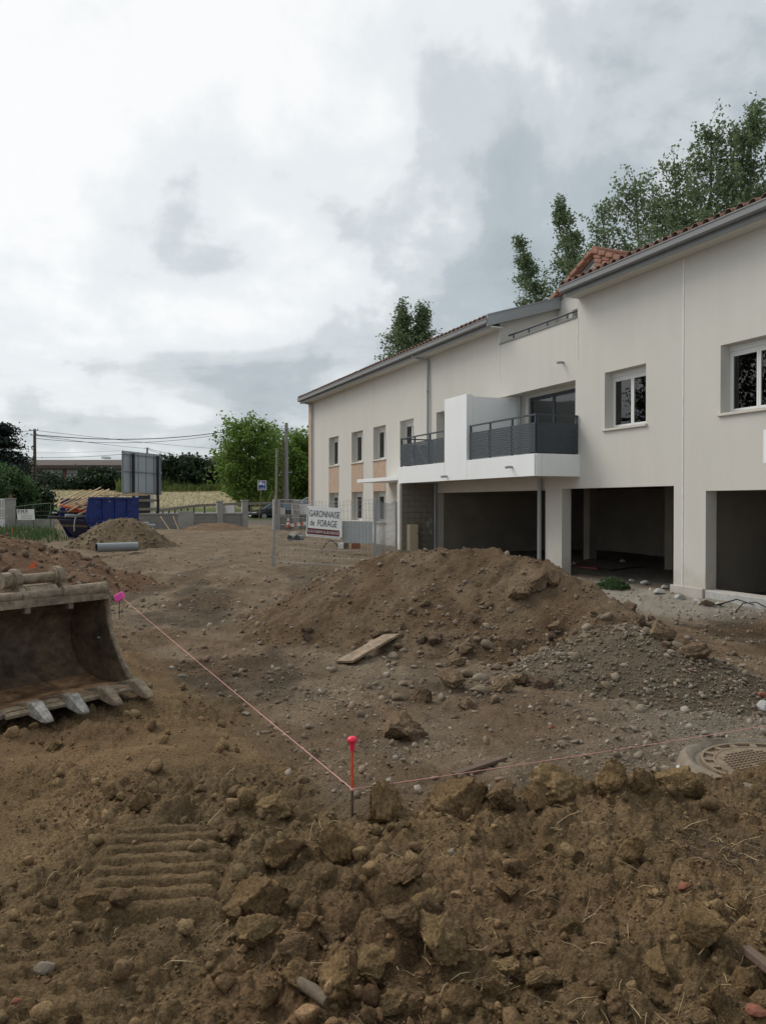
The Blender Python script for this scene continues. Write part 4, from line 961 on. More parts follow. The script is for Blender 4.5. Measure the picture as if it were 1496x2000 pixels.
def tree(name, base, H, env, nlimb, per, spread, lsize, leafm, barkm, label, seed, trunk_r=0.18, up=0.55, lean=(0, 0), crown0=0.12, cat='tree', group=None):
    """env(t) -> crown radius (m) at relative height t; limbs leave the trunk and carry leaf clumps along their outer half"""
    rng = np.random.default_rng(seed); base = Vector(base); root = thing(name, base, label, cat, group)
    def axis(t): return base+Vector((lean[0]*t*t*H, lean[1]*t*t*H, t*H))
    tr = MB().tube([axis(t) for t in np.linspace(-0.02, 0.97, 9)], [trunk_r*(1-0.9*max(t, 0)) for t in np.linspace(-0.02, 0.97, 9)], 8)
    tips = []; C = []; G = []
    for i in range(nlimb):
        t = crown0+(0.97-crown0)*rng.random()**0.85; az = rng.uniform(0, 2*math.pi); R = env(t)*rng.uniform(0.65, 1.12)
        a = axis(max(0.03, t-up*R/H*rng.uniform(.7, 1.3))); b = axis(t)+Vector((R*math.cos(az), R*math.sin(az), rng.normal(0, 0.03*H)))
        tips.append((a, b, max(0.012, trunk_r*0.25*(1-t)), 0.008))
        k = max(6, int(per*(0.4+R/max(env(0.45), .1)*0.7))); tt = 1-0.75*rng.random(k)**1.3
        P = np.outer(1-tt, np.array(a))+np.outer(tt, np.array(b))+np.clip(rng.normal(0, 1, (k, 3)), -1.7, 1.7)*spread*(0.5+0.7*rng.random())*np.array([1, 1, 0.8])
        C.append(P); G.append(np.full(k, rng.uniform(0.1, 0.95)))
    for (a, b, ra, rb) in tips: m_ = (a+b)/2+Vector(rng.normal(0, 0.05*(b-a).length, 3)); tr.tube([a, m_, b], [ra, (ra+rb)/2, rb], 5)
    tr.build('trunk', barkm, root, smooth=True)
    C = np.concatenate(C); V, F, col = leaves(C, lsize, rng, shade=np.concatenate(G)); np_mesh('crown', V, F, leafm, root, col)
    return root
def poplar_env(R): return lambda t: R*(0.35+0.65*math.sin(math.pi*min(1, max(0, (t-0.05)/0.95))**0.8))*(1 if t < .8 else max(0.12, (1-t)/0.2))
def round_env(R): return lambda t: R*math.sqrt(max(0.02, 1-((t-0.58)/0.46)**2))
# poplars behind the building: foot on the ground behind it, height as poplars grow
PG = 'poplars behind the apartment building'
def poplar(px, top, d, R, seed, label, lean=(0, 0), nl=120, per=62, ls=0.165, sp=0.25, env=None):
    nl = int(nl*1.95); R *= 1.5
    p = PX(px, top, d); tree('poplar_tree', (p.x-lean[0]*(p.z-0.2), p.y-lean[1]*(p.z-0.2), 0.2), p.z-0.2, (env or poplar_env)(R), nl, per, sp, ls, 'leaf_poplar', 'bark_pale', label, seed, 0.24, 0.9, lean, 0.15, group=PG)
def broad_env(R): return lambda t: R*(0.55+0.45*math.sin(math.pi*min(1, max(0, t))))*(1 if t < .72 else max(0.16, ((1-t)/0.28)**0.7))
poplar(1462, 192, 38, 2.3, 1, 'tallest poplar above the roof, its thin double tip near the right edge of the photo', (0.0, 0.0), 150, 80, env=broad_env)
poplar(1385, 232, 39, 2.6, 2, 'broad poplar left of the tallest one, its trunk showing above the near roof', (0, 0), 150, 80, env=broad_env)
poplar(1535, 250, 36, 2.4, 3, 'poplar cut by the right edge of the photo above the near roof', (0, 0), 120, 70, env=broad_env)
poplar(1312, 290, 41, 2.2, 10, 'pointed poplar between the broad poplar and the spreading one', (-0.02, 0.02), 110, 70, env=broad_env)
poplar(1235, 325, 43, 2.9, 4, 'spreading poplar with long loose branches above the terrace roof', (-0.03, 0.02), 130, 66, env=broad_env)
poplar(1170, 385, 45, 2.4, 5, 'lower poplar with branches thrust out left above the orange ridge tiles', (-0.05, 0.03), 90, 60, env=broad_env)
poplar(1082, 384, 50, 1.45, 6, 'dense dark poplar bent left by the wind above the terrace', (-0.16, 0.08), 150, 95)
poplar(1004, 445, 52, 1.15, 7, 'slim wind-bent poplar, leftmost of the group above the terrace', (-0.15, 0.075), 120, 80)
poplar(785, 580, 70, 1.9, 8, 'taller of the two small poplars above the far eave', (0, 0), 130, 80, 0.22, 0.30)
poplar(824, 588, 70, 1.7, 9, 'shorter narrow poplar of the two above the far eave', (0, 0), 130, 80, 0.22, 0.30)
# roadside and field-edge growth
def gtree(px, top, d, z0, R, seed, label, leafm, nl, per, ls, sp, crown0=0.2, tr=0.15, name='broadleaf_tree', cat='tree', grp='trees beyond the road', hang=0.45):
    p = PX(px, top, d); tree(name, (p.x, p.y, z0), p.z-z0, round_env(R), nl, per, sp, ls, leafm, 'bark', label, seed, tr, 0.5, (0, 0), crown0, cat, grp)
gtree(487, 815, 78, 0.7, 3.6, 21, 'bright green young tree with round crown behind the blue road sign', 'leaf_bright', 150, 80, 0.30, 0.45, 0.18)
gtree(575, 838, 88, 1.2, 4.2, 22, 'bright green tree behind the concrete utility pole', 'leaf_bright', 140, 70, 0.34, 0.5, 0.12)
gtree(625, 850, 92, 1.2, 4.0, 23, 'green tree half hidden by the far corner of the building', 'leaf_bright', 120, 60, 0.34, 0.5, 0.1)
for i, (px, top, R, lab) in enumerate(((345, 897, 5.0, 'dark leafy tree just right of the hoarding above the dry field'), (395, 890, 5.2, 'dark leafy tree in the middle of the hedge above the dry field'), (440, 905, 4.6, 'dark leafy tree touching the left side of the bright green tree'), (530, 930, 4.8, 'dark low tree in shade behind the blue road sign'))):
    gtree(px, top, 122, 3.0, R, 30+i, lab, 'leaf_dark', 110, 80, 0.5, 0.65, 0.02, name='hedge_tree')
for i, (px, top, R, d, lab) in enumerate(((190, 915, 3.6, 128, 'dark bush in front of the brown shed wall'), (225, 918, 3.8, 128, 'dark bush against the left edge of the hoarding'), (155, 935, 3.0, 126, 'low bush under the grey shed window'), (118, 940, 3.0, 126, 'low green bush left of the grey shed window'), (85, 925, 3.4, 126, 'bush between the left utility pole and the shed'), (268, 925, 3.4, 127, 'bush seen behind the hoarding'))):
    gtree(px, top, d, 3.2, R, 40+i, lab, 'leaf_dark', 80, 60, 0.45, 0.55, 0.02, 0.08, 'bush', 'bush', 'bushes along the shed')
# cedar and garden growth at the left edge
cb = PX(-5, 822, 60); rng = np.random.default_rng(77); root = thing('cedar_tree', (cb.x, cb.y, 0.2), 'dark spreading cedar at the left edge, branches reaching to the pole', 'tree')
H = cb.z-0.2; tr = MB().tube([(cb.x, cb.y, 0.1), (cb.x, cb.y, H+.2)], [0.3, 0.03], 8); C = []; G = []
for i in range(190):
    t = 0.12+0.86*rng.random(); az = rng.uniform(0, 6.28); R = (4.2*(1-t)+0.9)*rng.uniform(0.6, 1.1); a = Vector((cb.x, cb.y, 0.2+t*H)); b = a+Vector((R*math.cos(az), R*math.sin(az), -0.10*R+rng.normal(0, .1)))
    tr.tube([a, (a+b)/2+Vector((0, 0, 0.08*R)), b], [0.04, 0.025, 0.01], 4); k = 110; tt = rng.random(k)**0.7
    P = np.outer(1-tt, a)+np.outer(tt, b)+rng.normal(0, 1, (k, 3))*np.array([0.35, 0.35, 0.08])*(0.4+0.9*tt[:, None])-np.array([0, 0, 0.06]); C.append(P); G.append(np.full(k, rng.random()))
tr.build('trunk', 'bark', root, smooth=True); C = np.concatenate(C); V, F, col = leaves(C, 0.20, rng, 0.6, np.concatenate(G)); np_mesh('crown', V, F, 'leaf_cedar', root, col)
for i, (px, top, R, d, lab) in enumerate(((12, 908, 1.25, 52, 'light green shrub below the cedar at the left edge'), (42, 940, 0.9, 53, 'green shrub between the gate pillar and the left pole'), (-18, 925, 1.3, 50, 'shrub cut by the left edge above the white gate'), (78, 955, 0.9, 56, 'dark shrub at the foot of the left utility pole'))):
    gtree(px, top, d, 0.1, R, 60+i, lab, 'leaf_weed' if i != 3 else 'leaf_dark', 70, 60, 0.2, 0.3, 0.05, 0.05, 'shrub', 'shrub', 'shrubs by the left gate')
# trees out of frame to the left that the window panes mirror
tree('broadleaf_tree', (-13, 35.5, 0), 12.5, round_env(3.6), 130, 90, 0.42, 0.22, 'leaf_dark', 'bark', 'tall dark tree left of the frame, mirrored in the near windows', 71, 0.25)
tree('broadleaf_tree', (-17, 44.5, 0), 13, round_env(3.4), 130, 90, 0.42, 0.22, 'leaf_dark', 'bark', 'second tall tree left of the frame, mirrored in the window by the joint', 72, 0.25)

# tall grass on the field bank and weeds on the site
def blades(name, x, y, z, h, w_, mat, seed, label, parent=None):
    rng = np.random.default_rng(seed); n = len(x); a = rng.uniform(0, 2*np.pi, n); lx, ly = rng.normal(0, 0.25, n)*h, rng.normal(0, 0.25, n)*h
    B = np.stack([x, y, z], 1); dx = np.stack([np.cos(a)*w_, np.sin(a)*w_, 0*a], 1); T = B+np.stack([lx, ly, h], 1); Mid = B+np.stack([lx*.35, ly*.35, h*.6], 1)
    V = np.stack([B-dx, B+dx, Mid+dx*.7, T, Mid-dx*.7], 1).reshape(-1, 3); F = np.arange(5*n).reshape(n, 5); g = np.clip(rng.normal(.5, .25, n), 0, 1)
    o = np_mesh(name, V, F, mat, parent, np.repeat(np.stack([g, g, g], 1), 5, 0))
    return tag(o, label, kind='stuff')
rng = np.random.default_rng(88)
l = rng.uniform(-75, 25, 17000); d = rng.uniform(80, 121, 17000); x = d*S_+l*C_; y = d*C_-l*S_
blades('dry_grass', x, y, field_h(x, y)-.02, rng.uniform(0.15, 0.38, 17000), rng.uniform(.02, .045, 17000), 'grass_gold', 1, 'dry golden grass standing on the field bank')
l = np.concatenate([rng.uniform(-40, -14, 5200), rng.uniform(-16, 0, 5200)]); d = np.concatenate([rng.uniform(115, 121, 5200), rng.uniform(84, 100, 5200)]); x = d*S_+l*C_; y = d*C_-l*S_
hh = rng.uniform(0.8, 2.1, 10400)*(0.5+np.abs(perlin(x*0.25, y*0.25, 320))*1.8)
blades('tall_grass', x, y, field_h(x, y)-.02, hh, rng.uniform(.05, .11, 10400), 'grass_green', 2, 'taller yellow green grass along the hedge and by the far house corner')
l = rng.uniform(-21, -13.3, 5200); d = rng.uniform(31, 43, 5200); k = rng.random(5200) < sm(-0.40, -0.445, l/d+0.01*perlin(l, d, 9)); l, d = l[k], d[k]; x = d*S_+l*C_; y = d*C_-l*S_
blades('weeds', x, y, surf(x, y)-.03, rng.uniform(0.12, 0.62, len(x))*(0.4+1.2*np.abs(perlin(x*1.3, y*1.3, 5))), rng.uniform(.008, .02, len(x)), 'leaf_weed', 3, 'green weeds growing in front of the left wire fence')

# ------------------------------------------------------------------ the brown shed far behind
p = PX(160, 900, 150); sh = thing('industrial_shed', (p.x, p.y, 3.6), 'long brown roofed industrial shed with grey panels beyond the field', 'building')
ex = Vector((C_, -S_, 0)); ey = Vector((S_, C_, 0)); L0, L1 = -72.0, -36.0
def shed_box(l0, l1, d0, d1, z0, z1): mb = MB(); c = W((l0+l1)/2, (d0+d1)/2, (z0+z1)/2); return mb.obox(c, ex*(l1-l0)/2, ey*(d1-d0)/2, Vector((0, 0, (z1-z0)/2)))
shed_box(L0, L1, 150, 168, 3.3, 8.6).build('wall', 'shed_column', sh)
rf = MB(); a = [W(L0-1, 148.6, 8.45), W(L0-1, 159, 10.5), W(L0-1, 169, 8.45), W(L0-1, 159, 10.2)]; rf.prism(a, ex*(L1-L0+2)); rf.build('roof', 'roof_shed', sh)
shed_box(L0-1, L1+1, 148.4, 148.6, 8.2, 8.9).build('roof_edge', 'roof_shed', sh)
for k in range(6):
    lc = -66.9+k*4.85; w_ = shed_box(lc+0.3, lc+4.45, 149.86, 149.98, 5.6, 8.1).build('window', 'wall_shed', sh)
    for zz in (6.35, 7.25): shed_box(lc+0.3, lc+4.45, 149.8, 149.855, zz, zz+0.09).build('glazing_bar', 'steel_dark', w_)
    shed_box(lc+2.3, lc+2.4, 149.8, 149.855, 5.6, 8.1).build('glazing_bar', 'pvc_white', w_)
    shed_box(lc-0.18, lc+0.18, 149.7, 149.99, 3.3, 8.2).build('column', 'shed_column', sh)
shed_box(-54.6, -53.4, 149, 151, 10.2, 10.6).build('roof_light', 'pvc_white', sh)

# ------------------------------------------------------------------ low wall at the site edge, pillars, gate
def wall_seg(l0, l1, d0, d1, z0, z1, t=0.2):
    a, b = W(l0, d0), W(l1, d1); u = (b-a); n_ = Vector((-u.y, u.x, 0)).normalized()
    return MB().obox(((a+b)/2)+Vector((0, 0, (z0+z1)/2)), u/2, n_*t/2, Vector((0, 0, (z1-z0)/2)))
def pxl(px, d): return (px-CX)/FPX*d
lw = thing('block_wall', W(pxl(370, 44.5), 44.5, 0.05), 'low grey block wall with coping left of the gateway', 'wall')
wall_seg(pxl(255, 43.5), pxl(478, 46), 43.5, 46, -0.1, 0.92).build('wall', 'block_far', lw)
wall_seg(pxl(255, 43.5), pxl(478, 46), 43.5, 46, 0.922, 0.99, 0.28).build('coping', 'concrete', lw)
for px, d, top in ((429, 45.4, 1.72), (478, 46, 1.78)):
    c = W(pxl(px, d), d-0.02); MB().box(c.x-.17, c.x+.17, c.y-.17, c.y+.17, -0.1, top-.08).build('pillar', 'concrete', lw, bevel=.02); MB().box(c.x-.21, c.x+.21, c.y-.21, c.y+.21, top-.078, top).build('pillar_cap', 'concrete', lw)
rw = thing('block_wall', W(pxl(570, 44), 44, 0.05), 'low grey block wall with taller piers right of the gateway', 'wall')
wall_seg(pxl(537, 43.5), pxl(640, 44.5), 43.5, 44.5, -0.1, 0.86).build('wall', 'block_far', rw); wall_seg(pxl(545, 43.5), pxl(640, 44.5), 43.5, 44.5, 0.862, 0.93, 0.28).build('coping', 'concrete', rw)
for px, d, top in ((540, 43.5, 1.75), (577, 43.8, 1.75)):
    c = W(pxl(px, d), d-.02); MB().box(c.x-.19, c.x+.19, c.y-.19, c.y+.19, -0.1, top).build('pillar', 'concrete', rw, bevel=.02)
a, b = W(pxl(534, 43.4), 43.4, 1.78), W(pxl(586, 43.9), 43.9, 1.78); MB().bar(a, b, 0.3, 0.06).build('lintel', 'concrete_pole', rw)
c = W(pxl(363, 43), 43); one('concrete_panel', MB().obox((c.x, c.y, 0.52), ex*0.42, ey*0.08, Vector((0, 0, 0.62))), 'concrete', 'upright square concrete panel standing before the low block wall', 'panel', bevel=.01)
for i, (pa, pb, lab) in enumerate((((313, 1008), (331, 1035), 'thin pale pole leaning on the low wall, left one of two'), ((338, 1008), (349, 1035), 'thin pale pole leaning on the low wall beside the concrete panel'))):
    one('pole', MB().tube([PX(*pb, 42.6), PX(*pa, 43.3)], 0.022, 6), 'timber', lab, 'pole')
one('pipe', MB().tube([PX(378, 1031.5, 42), PX(416, 1029.5, 42.6)], 0.07, 10), 'pipe_grey', 'single thin grey pipe lying at the foot of the low wall', 'pipe', smooth=True)
for i, (pa, pb, r, lab) in enumerate((((262, 1027, 37), (302, 1028, 37.5), 0.11, 'upper grey pipe stacked beside the blue skip'), ((258, 1034, 36.6), (300, 1035, 37.0), 0.10, 'lower grey pipe of the stack beside the blue skip'), ((262, 1023, 38), (290, 1023, 38.3), 0.09, 'rear grey pipe of the stack beside the blue skip'))):
    one('pipe', MB().tube([PX(*pa), PX(*pb)], r, 12), 'pipe_grey', lab, 'pipe', 'pipes by the skip', True)
for i, (px, w_, h_, lab) in enumerate(((450, 0.50, 0.46, 'white board standing on the left low wall next to the pillar'), (436, 0.25, 0.42, 'narrow pale board on the left low wall'))):
    c = PX(px, 1003, 45.7); one('board', MB().obox((c.x, c.y, 0.99+h_/2), ex*w_/2, ey*0.03, Vector((0, 0, h_/2))), 'sign_white' if i == 0 else 'mortar_pale', lab, 'board')
c = PX(552, 1002, 43.9); one('board', MB().obox((c.x, c.y, 1.12), ex*0.13, ey*0.03, Vector((0, 0, 0.19))), 'sign_white', 'small white board on the right low wall between its piers', 'board')
c = PX(590, 1000, 44.2); one('board', MB().obox((c.x, c.y, 1.18), ex*0.33, ey*0.03, Vector((0, 0, 0.24))), 'sign_white', 'wide pale board on the right low wall beside the house', 'board')

# guard rail along the road
gr = thing('guard_rail', W(-18, 66, 0.4), 'timber and steel guard rail running along the road behind the low wall', 'guard rail')
gp = [PX(306, 997, 62), PX(345, 992.5, 65), PX(385, 987.5, 68), PX(480, 983.5, 70), PX(640, 981, 72)]
for (a, b) in zip(gp[:-1], gp[1:]):
    MB().bar(a, b, 0.12, 0.24).build('rail', 'timber_grey', gr)
for t in range(14):
    k = t/13*(len(gp)-1); i = min(int(k), len(gp)-2); q = gp[i].lerp(gp[i+1], k-i); MB().box(q.x-.06, q.x+.06, q.y+.07, q.y+.19, 0.05, q.z).build('post', 'timber_dark', gr)

# ------------------------------------------------------------------ utility poles and cables
def upole(px, top, d, z0, r0, r1, mat, label, arms):
    p = PX(px, top, d); root = thing('utility_pole', (p.x, p.y, z0), label, 'utility pole', 'utility poles'); MB().tube([(p.x, p.y, z0-.3), (p.x, p.y, p.z)], [r0, r1], 10).build('pole', mat, root, smooth=True)
    for k, (dz, ln) in enumerate(arms):
        c = Vector((p.x, p.y, p.z-dz)); MB().bar(c-ex*ln/2-ey*.16, c+ex*ln/2-ey*.16, 0.06, 0.06).build('crossarm', 'steel_galv', root)
        for s_ in (-1, 1): MB().lathe(c+ex*(s_*ln*0.45)-ey*.16+Vector((0, 0, .03)), [(0.0, 0), (0.035, 0), (0.045, .06), (0.03, .1), (0, .11)], 8).build('insulator', 'panel_grey', root)
    return root, p
upA, pA = upole(68.5, 838, 62, 0.1, 0.17, 0.11, 'timber_dark', 'dark wooden utility pole at the left, beside the cedar', [(0.12, 0.7), (0.5, 0.5)])
MB().tube([pA+Vector((-.16, -.1, -5.4)), pA+Vector((-.13, -.1, -2.2))], 0.045, 8).build('cable_guard', 'concrete', upA)
MB().lathe((pA.x-.2, pA.y-.15, 1.85), [(0, 0), (.09, 0), (.09, .22), (0, .24)], 8).build('junction_box', 'panel_grey', upA)
upB, pB = upole(559.5, 826, 76, 0.5, 0.24, 0.16, 'concrete_pole', 'tall concrete utility pole standing before the bright green trees', [(0.6, 1.1), (4.9, 1.2)])
pw = PX(553, 962, 75.6); one('wooden_post', MB().tube([(pw.x, pw.y, 0.4), (pw.x, pw.y, pw.z+5.2)], [0.1, 0.08], 8), 'timber_dark', 'thin dark wooden post doubling the concrete utility pole', 'post', smooth=True)
upC, pC = upole(288, 874, 120, 3.0, 0.17, 0.13, 'timber_dark', 'distant utility pole whose tip shows above the hoarding', [(0.15, 0.8)])
def cable(a, b, sag, lab, r=0.012):
    a, b = Vector(a), Vector(b); pts = [a.lerp(b, i/14)-Vector((0, 0, sag*4*(i/14)*(1-i/14))) for i in range(15)]
    one('overhead_cable', MB().tube(pts, r, 5), 'cable', lab, 'cable', 'overhead cables')
zA, zB = pA.z, pB.z; leftEnd = W(-62, 74)
cable(pA+Vector((0, 0, -.45)), PX(440, 843, 76), 0.55, 'thick upper cable from the left pole to the bright green tree', 0.035)
cable(pA+Vector((0, 0, -.75)), PX(440, 847, 76), 0.6, 'second cable close below the thick upper one', 0.02)
cable(pA+Vector((0, 0, -.1)), PX(430, 877, 95), 0.1, 'cable running down from the left pole tip to the dark hedge trees', 0.016)
cable(pA+Vector((0, 0, -.5)), PX(288, 876, 120), 0.1, 'cable from the left pole to the distant pole above the hoarding', 0.022)
cable(PX(30, 893, 70), PX(240, 887, 72), 0.15, 'lower cable passing above the brown shed roof', 0.018)
cable(PX(20, 884, 72), PX(236, 880, 72), 0.1, 'thin cable above the shed between pole and hoarding', 0.01)
cable(pC+Vector((0, 0, -.1)), PX(418, 896, 100), 0.3, 'cable from the distant pole past the hedge trees', 0.03)
cable(pC+Vector((0, 0, -.2)), PX(352, 899, 124), 0.1, 'cable falling from the distant pole into the hedge', 0.03)
cable(pA+Vector((0, 0, -.1)), PX(-60, 836, 62), 0.2, 'cable from the left pole tip out of the left edge', 0.02)
cable(pB+Vector((0, 0, -.6)), PX(640, 862, 60), 0.1, 'cable from the concrete pole to the far corner of the house', 0.03)
cable(pB+Vector((0, 0, -.3)), PX(490, 828, 90), 0.1, 'short cable from the concrete pole into the tree top', 0.02)
# ------------------------------------------------------------------ excavator bucket lying open towards us
bk = thing('excavator_bucket', W(-2.6, 6.2, 0.03), 'worn rusty excavator bucket with steel teeth lying on the dug soil', 'excavator bucket')
def bp(e, f, z): return W(-2.01-0.6*e+0.8*f, 6.28-0.8*e-0.6*f, (z if z < 0.12 else 0.12+(z-0.12)*0.84)+0.045)
BE = bp(1, 0, 0)-bp(0, 0, 0); BW = 1.12
prof = [(0.0, 0.03), (-0.45, 0.0), (-0.68, 0.03), (-0.84, 0.12), (-0.95, 0.28), (-0.99, 0.48), (-0.95, 0.68), (-0.82, 0.85), (-0.64, 0.94), (-0.44, 0.965)]
def inset(pr, k):
    r = []
    for i, p in enumerate(pr):
        a, b = pr[max(i-1, 0)], pr[min(i+1, len(pr)-1)]; dx, dz = b[0]-a[0], b[1]-a[1]; q = math.hypot(dx, dz); r.append((p[0]+dz/q*k*1.0, p[1]-dx/q*k))
    return r
inn = inset(prof, 0.03); inn2 = inset(prof, 0.042)
MB().prism([bp(0, *p) for p in prof]+[bp(0, *p) for p in inn[::-1]], BE*BW).build('shell', 'bucket_steel', bk, smooth=True)
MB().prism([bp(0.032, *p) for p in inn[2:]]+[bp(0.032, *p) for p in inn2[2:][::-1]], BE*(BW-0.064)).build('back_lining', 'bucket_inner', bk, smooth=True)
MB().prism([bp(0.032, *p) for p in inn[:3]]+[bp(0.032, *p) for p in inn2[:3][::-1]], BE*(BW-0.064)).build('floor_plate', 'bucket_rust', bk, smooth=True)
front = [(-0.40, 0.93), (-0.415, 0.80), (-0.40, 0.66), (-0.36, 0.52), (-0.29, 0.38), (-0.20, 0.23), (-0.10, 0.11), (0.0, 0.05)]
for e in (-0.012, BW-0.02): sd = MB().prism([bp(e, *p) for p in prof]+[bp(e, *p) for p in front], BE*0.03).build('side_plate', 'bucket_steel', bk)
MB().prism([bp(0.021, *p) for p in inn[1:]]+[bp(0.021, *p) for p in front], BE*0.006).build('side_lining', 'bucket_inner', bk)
for e in (-0.02,):
    rim = MB(); pts = [bp(e+0.015, *p) for p in front]; rim.tube(pts, 0.019, 6); rim.build('edge_bead', 'mud_steel', bk, smooth=True)
MB().tube([bp(0.0, -0.45, 0.955), bp(0.40, -0.45, 0.955)], [0.062, 0.055], 12).build('top_tube', 'mud_steel', bk, smooth=True)
MB().tube([bp(0.36, -0.47, 0.945), bp(BW, -0.47, 0.945)], 0.05, 12).build('top_tube', 'bucket_steel', bk, smooth=True)
MB().prism([bp(0.0, -0.40, 0.93), bp(0.0, -0.385, 0.86), bp(0.0, -0.46, 0.86), bp(0.0, -0.5, 0.93)], BE*BW).build('lip_bar', 'bucket_steel', bk)
for e0 in (0.33, 0.69):
    c = (-0.60, 1.10); arc = [(c[0]+0.105*math.cos(a), c[1]+0.105*math.sin(a)) for a in np.linspace(-0.5, math.pi+0.4, 12)]
    pl = [(-0.40, 0.97), (-0.385, 0.80), (-0.43, 0.78), (-0.47, 0.86), (-0.84, 0.80)][::-1]
    ear = MB().prism([bp(e0, *p) for p in arc]+[bp(e0, *p) for p in [(-0.80, 0.86), (-0.5, 0.90), (-0.44, 0.80), (-0.39, 0.80), (-0.40, 0.97)]], BE*0.045).build('ear', 'bucket_steel', bk, bevel=0.004)
    MB().tube([bp(e0-0.012, *c), bp(e0+0.058, *c)], 0.075, 14).build('boss', 'mud_steel', ear, smooth=True)
MB().tube([bp(0.34, -0.60, 1.10), bp(0.78, -0.60, 1.10)], 0.042, 12).build('pin', 'mud_steel', bk, smooth=True)
MB().tube([bp(0.75, -0.60, 1.10), bp(0.82, -0.60, 1.10)], 0.065, 12).build('pin_head', 'bucket_steel', bk, smooth=True)
MB().prism([bp(0.40, -0.46, 0.99), bp(0.40, -0.52, 1.04), bp(0.40, -0.70, 1.03), bp(0.40, -0.72, 0.92)], BE*0.28).build('gusset', 'mud_steel', bk, bevel=0.01)
MB().prism([bp(-0.01, 0.035, 0.028), bp(-0.01, 0.035, 0.048), bp(-0.01, -0.02, 0.072), bp(-0.01, -0.12, 0.068), bp(-0.01, -0.12, 0.03)], BE*(BW-0.01)).build('cutting_edge', 'mud_steel', bk)
for i, e in enumerate((0.03, 0.315, 0.60, 0.885)):
    t_ = MB(); wd = [0.055, 0.055, 0.048, 0.044, 0.03]; sec = [(-0.03, 0.02, 0.105), (0.05, 0.012, 0.115), (0.10, 0.0, 0.085), (0.17, -0.012, 0.045), (0.225, -0.012, 0.012)]
    for k, (f, za, zb) in enumerate(sec):
        for (s_, z_) in ((-1, za), (1, za), (1, zb), (-1, zb)): t_.v.append(tuple(bp(e+s_*wd[k]*(0.8 if z_ == zb else 1), f, z_)))
    for k in range(4):
        for q in range(4): t_.f.append((4*k+q, 4*k+(q+1) % 4, 4*k+4+(q+1) % 4, 4*k+4+q))
    t_.f += [(3, 2, 1, 0), (16, 17, 18, 19)]
    t_.build('tooth', 'tooth_steel' if i > 1 else 'mud_steel', bk, bevel=0.008)
    MB().prism([bp(e-0.048, -0.20, 0.066), bp(e-0.048, -0.02, 0.115), bp(e-0.048, 0.03, 0.10), bp(e-0.048, 0.03, 0.05), bp(e-0.048, -0.2, 0.05)], BE*0.096).build('tooth_adapter', 'mud_steel', bk, bevel=0.008)
bo = MB(); bo.lathe(bp(0.03, -0.5, 0.45), [(0, 0), (0.016, 0), (0.016, .012), (0, .014)], 8); bo.build('bolt', 'steel_galv', bk)

# ------------------------------------------------------------------ survey stake, string lines
sp = W(STAKE_L, STAKE_D); sg = sz(sp.x, sp.y)
st = thing('survey_stake', (sp.x, sp.y, sg), 'orange painted rebar stake with red mushroom cap in the dug soil', 'stake')
top = CAMZ-(1442-HY)/FPX*STAKE_D
MB().tube([(sp.x, sp.y, sg-0.15), (sp.x, sp.y, 0.115)], 0.0075, 8).build('rebar', 'rebar', st, smooth=True)
MB().tube([(sp.x, sp.y, 0.115), (sp.x, sp.y, top-0.02)], 0.0078, 8).build('painted_shaft', 'orange_paint', st, smooth=True)
MB().lathe((sp.x, sp.y, top-0.068), [(0.0, 0), (0.0125, 0), (0.0135, 0.025), (0.0165, 0.042), (0.024, 0.046), (0.0265, 0.052), (0.026, 0.060), (0.021, 0.068), (0.010, 0.072), (0, 0.073)], 20).build('cap', 'red_plastic', st, smooth=True)
zs_ = 0.108
MB().lathe((sp.x, sp.y, zs_-0.008), [(0.009, 0), (0.0115, .003), (0.0115, .013), (0.009, .016)], 10).build('knot', 'string_pink', st, smooth=True)
e1 = PX(238, 1168, 11.6); e2 = PX(1600, 1402, 5.15)
def strand(a, b, sag, lab):
    a, b = Vector(a), Vector(b); one('string_line', MB().tube([a.lerp(b, i/20)-Vector((0, 0, sag*4*(i/20)*(1-i/20))) for i in range(21)], 0.0022, 5), 'string_pink', lab, 'string')
strand((sp.x, sp.y, zs_), e1, 0.01, 'pink mason string from the stake to the pink tag at the left')
strand((sp.x, sp.y, zs_), e2, 0.01, 'pink mason string from the stake towards the manhole at the right')
tg = PX(233, 1166, 11.6); tgo = thing('marker_tag', (tg.x, tg.y, gz(tg.x, tg.y)), 'bright pink plastic tag on the string end by the bucket', 'tag')
MB().obox(tg, (ex+Vector((0, 0, .55)))*0.058, ey*0.05, (Vector((0, 0, 1))-ex*0.55)*0.048).build('tag', 'tag_pink', tgo, bevel=.008)
MB().tube([tg+Vector((0, .07, 0.12)), Vector((tg.x, tg.y+.07, gz(tg.x, tg.y)-0.1))], 0.008, 6).build('peg', 'rebar', tgo)

